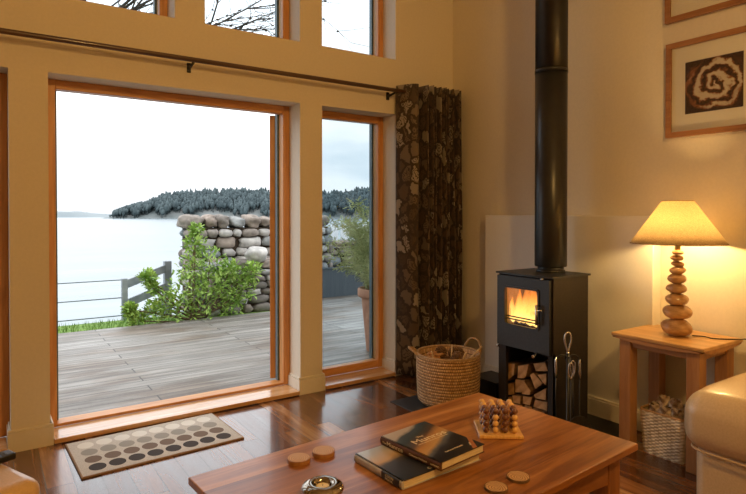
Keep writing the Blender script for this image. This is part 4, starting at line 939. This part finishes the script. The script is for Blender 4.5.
# fence
fe = thing('wire_fence', 'grey timber post and wire fence along the shore beyond the deck', 'fence', (1.527,4.40,-.11))
def post(x, y, h_, w_=.07): MB().box(x-w_/2, x+w_/2, y-w_/2, y+w_/2, -.5, h_, .005, 1).build('post', 'fence', fe)
post(0,0,.545); post(-2.3,.0,.545); post(-4.6,0,.545)
post(.71,.62,.70,.10)
for z in (.53,.295,.06):
    MB().tube([(-7,0,z),(-4.6,0,z),(-2.3,0,z),(0,0,z)], .007, 6).build('wire', 'wire', fe)
for za, zb in ((.46,.60), (.20,.33), (-.03,.07)):
    d_ = Vector((.71,.62,0)); nrm = Vector((-.62,.71,0)).normalized()*.012
    b_ = MB(); V = []
    for p, z in ((Vector((0,0,0)), za), (d_, zb)):
        for s in (-1, 1):
            for dz in (-.055,.055): V.append(b_.b.verts.new(p+nrm*s+Vector((0,0,z+dz))))
    idx = ((0,1,3,2),(4,6,7,5),(0,4,5,1),(2,3,7,6),(0,2,6,4),(1,5,7,3))
    for q in idx: b_.b.faces.new([V[i] for i in q])
    b_.build('rail', 'fence', fe)

# dry stone walls
def stonewall(name, label, x0, x1, y0, z0, z1, depth, seed, rowh=.15, cop=.2, taper=0):
    random.seed(seed)
    g = thing(name, label, 'stone wall', (x0, y0, z0))
    Lw = x1-x0; H_ = z1-z0-cop
    MB().box(.06+taper, Lw-.02, .06, depth-.05, 0, H_).build('core', 'soil', g)
    b_ = MB(); lay = b_.b.verts.layers.float.new('tone'); z = 0; cnt = 0
    while z < H_-.03:
        rh = min(random.uniform(.7,1.35)*rowh, H_-z); x = random.uniform(-.03,.03)+taper*z/H_
        while x < Lw:
            wd = random.uniform(.9,2.6)*rh+.03; wd = min(wd, Lw-x+.04)
            cnt += 1; tn = random.random()
            ang_ = random.uniform(-.09,.09)
            vs = b_.ico((x+wd/2, .07+random.uniform(-.02,.02), z+rh/2), 1, 2, (wd*.54, .115, rh*.56), .34, cnt+seed*50, Matrix.Rotation(ang_, 3, 'Y'), ns=2.0, ex=.62)
            for v in vs: v[lay] = tn
            if x < .05:   # end face stones
                for q in range(1, int(depth/.22)):
                    vs = b_.ico((x+wd/2, .07+q*.2, z+rh/2), 1, 2, (wd*.54, .13, rh*.55), .3, cnt+q*31, None, ns=1.6, ex=.7)
                    for v in vs: v[lay] = (tn+q*.37) % 1
            x += wd
        z += rh
    b_.build('courses', 'stone', g)
    x = -.04; k = 0
    while x < Lw-.05:
        wd = random.uniform(.18,.36); k += 1
        c_ = MB(); lay = c_.b.verts.layers.float.new('tone'); hh = cop*random.uniform(.85,1.1)
        vs = c_.ico((x+wd/2, depth/2, H_+hh*.48), 1, 3, (wd*.54, depth*.56, hh*.56), .30, k+seed*9, Matrix.Rotation(random.uniform(-.14,.14), 3, 'Y'), ns=1.5, ex=.75)
        tn = random.choice((.18,.28,.42,.5,.75,.3,.8))
        for v in vs: v[lay] = tn
        c_.build('coping_stone', 'stone', g); x += wd*.97
    return g
stonewall('dry_stone_wall', 'tall dry stone wall with rounded coping stones beyond the deck', 2.34, 4.68, 4.42, -.11, 1.27, .45, 4, .125, .19)
stonewall('low_stone_wall', 'low rough stone wall at the deck edge half hidden by the shrub', 2.52, 3.58, 3.97, -.11, .64, .40, 9, .12, .15)
c_ = MB(); lay = c_.b.verts.layers.float.new('tone')
for v in c_.ico((0,0,0), 1, 3, (.17,.15,.12), .3, 3): v[lay] = 1.0
tag(c_.build('boulder', 'stone'), 'round whitish boulder sitting on the low stone wall', 'stone', None, (3.22,4.02,.70))
# slate-grey screen and picket fence behind the sidelight
bs = thing('boarded_screen', 'dark slate grey boarded panel on the deck behind the potted bamboo', 'screen', (4.40,4.26,-.05))
MB().box(0, 1.9, 0, .03, 0, .45).build('boards', 'screen', bs)
MB().box(-.02, 1.92, -.015, .05, .45, .475, .004).build('cap_rail', 'screen', bs)
pk = thing('picket_fence', 'white round-topped picket fence seen through the side window', 'fence', (4.90,5.25,-.11))
MB().box(-.05, 2.4, .02, .05, .80, .87).box(-.05, 2.4, .02, .05, .2, .27).build('rail', 'picket', pk)
for i in range(7):
    x = .09+.235*i; P_ = [(x-.085,0),(x+.085,0),(x+.085,1.10)]+[(x+.085*math.cos(a*PI/8), 1.12+.085*math.sin(a*PI/8)) for a in range(9)]+[(x-.085,1.10)]
    MB().prism(P_, .02, 'Y', 0).build('picket', 'picket', pk)
stonewall('far_stone_wall', 'grey rubble stone wall behind the boarded screen', 4.75, 8.2, 4.80, -.11, .82, .35, 12, .14, .10)

# leaves
def leafcloud(b_, centers, n, size, asp, droop, rnd, seed):
    random.seed(seed)
    for k in range(n):
        c_, r_ = random.choice(centers); c_ = Vector(c_)
        d_ = Vector((random.gauss(0,1), random.gauss(0,1), random.gauss(0,1))).normalized(); p = c_ + d_*r_*(random.random()**.45)
        ax = (d_*.6 + Vector((random.uniform(-1,1), random.uniform(-1,1), random.uniform(-.4,1)-droop))).normalized()
        sd = ax.cross(Vector((random.uniform(-.5,.5), random.uniform(-.5,.5), 1))).normalized(); ln_ = size*random.uniform(.6,1.25); w_ = ln_*asp
        up_ = sd.cross(ax)*ln_*.10
        V = [b_.b.verts.new(q) for q in (p, p+ax*ln_*.35+sd*w_*.5+up_, p+ax*ln_*.75+sd*w_*.38+up_, p+ax*ln_, p+ax*ln_*.75-sd*w_*.38+up_, p+ax*ln_*.35-sd*w_*.5+up_)]
        m_ = b_.b.verts.new(p+ax*ln_*.5)
        for i in range(6): 
            f = b_.b.faces.new((V[i], V[(i+1) % 6], m_))
bu = thing('leafy_shrub', 'light green leafy shrub growing at the deck edge before the stone walls', 'shrub', (2.12,3.70,-.11))
cen = [((0.0,0,.42),.26), ((.22,.0,.40),.26), ((.42,.0,.48),.25), ((.60,-.03,.46),.22), ((.78,-.05,.40),.17), ((.10,.05,.72),.20), ((.32,.02,.74),.22), ((.12,0,1.0),.14), ((.13,0,1.18),.08), ((-.24,0,.28),.18), ((-.40,0,.18),.14), ((-.60,0,.10),.12), ((-.66,0,.24),.06), ((-.46,0,.60),.09), ((-.40,0,.48),.06), ((.88,-.05,.62),.13), ((.3,-.05,.22),.28), ((.56,-.05,.66),.13), ((-.1,-.02,.16),.22), ((.6,-.02,.2),.16)]
b_ = MB(); leafcloud(b_, cen, 3300, .072, .46, .0, .3, 31)
b_.build('foliage', 'leafg', bu, recalc=False)
b_ = MB(); random.seed(8)
for c_, r_ in cen:
    q = Vector(c_); b0 = Vector((random.uniform(.05,.25), .02, 0)); mid = b0.lerp(q, .5)+Vector((random.uniform(-.06,.06), random.uniform(-.03,.03), .0))
    b_.tube(catmull([b0, mid, q, q+(q-mid).normalized()*r_*.7], 4), [.013]*5+[.009]*4+[.005]*4, 6)
b_.build('stems', 'stem', bu)
# potted bamboo
pb = thing('potted_bamboo', 'terracotta pot of feathery bamboo on the deck outside the side window', 'potted plant', (3.20,.94,-.05))
MB().lathe([(.115,0),(.12,.01),(.165,.50),(.17,.53),(.198,.532),(.205,.55),(.205,.605),(.195,.615),(.178,.615),(.17,.55)], n=40, close=False).lathe([(.001,.002),(.115,.002)], n=40, close=False).build('pot', 'terra', pb)
MB().lathe([(.001,.565),(.173,.56)], n=24, close=False).build('soil', 'soil', pb)
random.seed(14); b_ = MB(); tips = []
for k in range(52):
    a = random.uniform(0, 6.28); r0 = random.uniform(.02,.12); lean = random.uniform(.08,.52); h_ = random.uniform(.25,.8) if lean > .25 else random.uniform(.6,.98)
    p0 = Vector((r0*math.cos(a), r0*math.sin(a), .56)); pts = catmull([p0, p0+Vector((lean*.25*math.cos(a), lean*.25*math.sin(a), h_*.5)), p0+Vector((lean*.65*math.cos(a), lean*.65*math.sin(a), h_*.85)), p0+Vector((lean*math.cos(a), lean*math.sin(a), h_*.9))], 4)
    b_.tube(pts, .0028, 5); tips += [(tuple(p), .06) for p in pts[3:]]
h_ = catmull([(-.02,.02,.56),(-.03,.03,1.0),(-.01,.02,1.4),(0,0,1.62)], 5); b_.tube(h_, .003, 5); tips += [(tuple(p), .05) for p in h_[4:]]
b_.build('canes', 'cane', pb)
b_ = MB(); leafcloud(b_, tips, 6500, .062, .12, .25, .3, 5); b_.build('leaves', 'bamleaf', pb, recalc=False)

# headland with forest
def lerp(a, c, t): return a+(c-a)*t
A0 = Vector((74,485,0)); B0 = Vector((300,330,0)); dirv = (B0-A0); perp = Vector((-dirv.y, dirv.x, 0)).normalized()
if perp.y < 0: perp = -perp
prof = [(0,.4), (.019,1.5), (.035,7), (.061,9.5), (.101,11), (.127,16), (.147,20.5), (.189,22), (.232,25), (.289,25.5), (.375,25), (.489,24.5), (.575,23), (.638,21.5), (.703,24), (.788,28), (.95,30)]
def hgt(t):
    for (a, ha), (c, hc) in zip(prof, prof[1:]):
        if a <= t <= c: return lerp(ha, hc, (t-a)/(c-a))
    return prof[-1][1] if t > 1 else 0
b_ = MB(); nx_, ny_ = 90, 10; G = []
for i in range(nx_+1):
    t = i/nx_*1.25; row = []
    for j in range(ny_+1):
        v_ = j/ny_; p = A0+dirv*t+perp*(v_*110); H0 = hgt(t)*.62
        z = -3.2 + (H0+1)*min(1, (v_*3.2))**.7*(1 if v_ < .7 else max(0, (1-v_)/.3)) + 1.6*noise.noise(p*.06)*min(1, v_*6)
        row.append(b_.b.verts.new((p.x, p.y, z)))
    G.append(row)
for i in range(nx_):
    for j in range(ny_):
        f = b_.b.faces.new((G[i][j], G[i+1][j], G[i+1][j+1], G[i][j+1])); f.smooth = True
struct(b_.build('headland', 'hill'))
random.seed(77); b_ = MB()
for k in range(2600):
    t = random.random()*.93+.02; v_ = random.uniform(.0,.36); p = A0+dirv*t+perp*(v_*110); H0 = hgt(t)
    zb = -3.2+(H0*.62+1)*min(1, v_*3.2)**.7; th_ = min(random.uniform(5.5,9.5), H0*.6+1.0)
    if v_ < .06 and noise.noise(Vector((t*26,0,0))) > -.05: continue
    w_ = random.uniform(1.1,2.1)
    b_.ico((p.x, p.y, zb+th_*.62), 1, 1, (w_, w_, th_*.36), .9, k)
    if k % 4 == 0: b_.ico((p.x, p.y, zb+th_*.9), 1, 1, (w_*.5, w_*.5, th_*.22), .4, k+3)
    b_.tube([(p.x, p.y, zb-.5), (p.x, p.y, zb+th_*.5)], .25, 4)
tag(b_.build('pine_forest', 'dark_tree'), 'dense dark pine woodland covering the headland across the water', 'woodland')['kind'] = 'stuff'
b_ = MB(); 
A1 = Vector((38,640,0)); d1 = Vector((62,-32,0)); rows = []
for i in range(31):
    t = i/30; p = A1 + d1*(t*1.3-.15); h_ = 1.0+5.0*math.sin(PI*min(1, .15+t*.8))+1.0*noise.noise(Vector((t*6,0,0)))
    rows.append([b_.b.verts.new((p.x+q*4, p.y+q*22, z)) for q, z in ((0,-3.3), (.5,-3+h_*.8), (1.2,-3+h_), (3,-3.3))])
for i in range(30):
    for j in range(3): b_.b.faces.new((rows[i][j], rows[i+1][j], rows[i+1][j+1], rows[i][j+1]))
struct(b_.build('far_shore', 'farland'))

# bare tree: trunk stands left of the door, crown spreads above the windows
random.seed(42)
bt = thing('bare_tree', 'bare branched tree whose twigs show in the upper windows', 'tree', (.70,8.02,-3.2))
wd_ = MB(); tw = MB(); lfb = MB()
def branch(p, d_, ln_, r_, lvl):
    pts = [p]; dd_ = d_.copy()
    for i in range(5):
        dd_ = (dd_ + Vector((random.uniform(-.16,.16), random.uniform(-.16,.16), random.uniform(-.10,.10)))).normalized(); pts.append(pts[-1]+dd_*ln_/5)
    (wd_ if lvl < 2 else tw).tube(pts, [max(.004, r_*.7)*(1-.13*i) for i in range(6)], 6 if lvl < 2 else 4, cap=False)
    if lvl >= 4:
        return
    for k in range({0: 4, 1: 6, 2: 6, 3: 5}[lvl]):
        q = pts[random.randint(2, 5)]; nd = (dd_ + Vector((random.uniform(-1,1), random.uniform(-1,1), random.uniform(-.75,.7)))*.85).normalized()
        if lvl >= 1 and q.z + nd.z*ln_*.6 < 7.15: nd.z = abs(nd.z)*.35; nd.normalize()
        branch(q, nd, ln_*random.uniform(.45,.7), r_*.5, lvl+1)
    if lvl == 3:
        for k in range(5):
            q = pts[random.randint(1,5)]+Vector((random.uniform(-.03,.03),)*3); tw.ico(q, .026, 1, (1,1,.45))
root = Vector((0,0,0)); wd_.tube([root, Vector((-.03,0,2.5)), Vector((.0,0,5)), Vector((-.05,0,7.0))], [.20,.16,.14,.12], 8)
for (dx, dy, dz, ln_, z) in ((.70,-.46,.14,3.4,6.95), (.6,-.5,.2,2.6,6.95), (.62,-.42,.38,3.2,6.9), (.72,-.25,.52,3.4,6.9), (.5,-.5,.62,3.2,6.95), (-.4,-.2,.8,3.0,6.9)):
    branch(Vector((-.03,0,z)), Vector((dx,dy,dz)).normalized(), ln_, .055, 1)
wd_.build('trunk_and_limbs', 'twig', bt); tw.build('twigs', 'twig', bt)

# ------------------------------------------------------------------ light
wd = bpy.data.worlds.new('overcast'); bpy.context.scene.world = wd; wd.use_nodes = True; nt = wd.node_tree; nt.nodes.clear()
o = nt.nodes.new('ShaderNodeOutputWorld'); bg_ = nt.nodes.new('ShaderNodeBackground'); L(nt, bg_.outputs[0], o.inputs[0])
t = nt.nodes.new('ShaderNodeTexCoord'); sp = nt.nodes.new('ShaderNodeSeparateXYZ'); L(nt, t.outputs['Generated'], sp.inputs[0])
mp = nt.nodes.new('ShaderNodeMapping'); mp.inputs['Scale'].default_value = (2,2,7); L(nt, t.outputs['Generated'], mp.inputs[0])
nz = N(nt, 'ShaderNodeTexNoise', Scale=1.6, Detail=5); L(nt, mp.outputs[0], nz.inputs['Vector'])
def mr_(src, a, c, d0=0, d1=1):
    n = N(nt, 'ShaderNodeMapRange', interpolation_type='SMOOTHSTEP'); n.inputs[1].default_value = a; n.inputs[2].default_value = c; n.inputs[3].default_value = d0; n.inputs[4].default_value = d1; L(nt, src, n.inputs[0]); return n.outputs[0]
east = mr_(sp.outputs[0], .42, .53); low = mr_(sp.outputs[2], .20, .40, 1, 0)
k = mth('MULTIPLY', east, low)
cl = ramp(nt, [(.38, (.95,1.12,1.24)), (.62, (1.45,1.5,1.52))]); L(nt, nz.outputs['Fac'], cl.inputs['Fac'])
br_ = ramp(nt, [(.3, (2.3,2.42,2.55)), (.7, (2.7,2.75,2.82))]); L(nt, nz.outputs['Fac'], br_.inputs['Fac'])
mxc = N(nt, 'ShaderNodeMix', data_type='RGBA'); L(nt, k, mxc.inputs[0]); L(nt, br_.outputs['Color'], mxc.inputs[6]); L(nt, cl.outputs['Color'], mxc.inputs[7])
hz = mr_(sp.outputs[2], .03, .30, .47, 1)
vs_ = N(nt, 'ShaderNodeVectorMath', operation='SCALE'); L(nt, br_.outputs['Color'], vs_.inputs[0]); L(nt, hz, vs_.inputs['Scale']); L(nt, vs_.outputs[0], mxc.inputs[6])
L(nt, mxc.outputs[2], bg_.inputs[0]); bg_.inputs[1].default_value = 1.0

def lamp(name, loc, e, col, size):
    l = bpy.data.lights.new(name, 'POINT'); l.energy = e; l.color = col; l.shadow_soft_size = size
    o = bpy.data.objects.new(name, l); C.objects.link(o); o.location = loc; return o
lamp('fire_glow', (2.88,-1.25,.72), 3.2, (1,.42,.12), .04)
# room pendant behind the camera
pd = thing('pendant_lamp', 'round glass ceiling pendant hanging behind the viewer', 'lamp', (1.0,-4.35,3.2))
b_ = MB(); b_.ico((0,0,0), .13, 3); b_.build('globe', emis('lit_globe', (1,.62,.30), 12), pd)
MB().tube([(0,0,.12),(0,0,ZC-3.2)], .004, 6).build('flex', 'cable', pd)
lamp('pendant_light', (1.0,-4.35,3.02), 150, (1,.56,.16), .12)

# ------------------------------------------------------------------ camera
sc = bpy.context.scene
cam = bpy.data.cameras.new('camera'); co = bpy.data.objects.new('camera', cam); C.objects.link(co); sc.camera = co
cam.sensor_fit = 'HORIZONTAL'; cam.sensor_width = 36; cam.lens = 569.6/746*36; cam.clip_end = 8000; cam.clip_start = .02
yaw, pt_ = rad(55.66), rad(-.687)
F_ = Vector((math.cos(yaw)*math.cos(pt_), math.sin(yaw)*math.cos(pt_), math.sin(pt_)))
co.location = (0,-3.65,1.3); co.rotation_euler = F_.to_track_quat('-Z', 'Y').to_euler()
cam.shift_y = -(247-219.84)/746
sc.view_settings.view_transform = 'Standard'; sc.view_settings.look = 'None'; sc.view_settings.exposure = 0; sc.view_settings.gamma = 1
sc.view_settings.use_curve_mapping = False
try:
    sc.cycles.use_denoising = True; sc.cycles.max_bounces = 10; sc.cycles.transparent_max_bounces = 24; sc.cycles.sample_clamp_indirect = 6
except Exception: pass
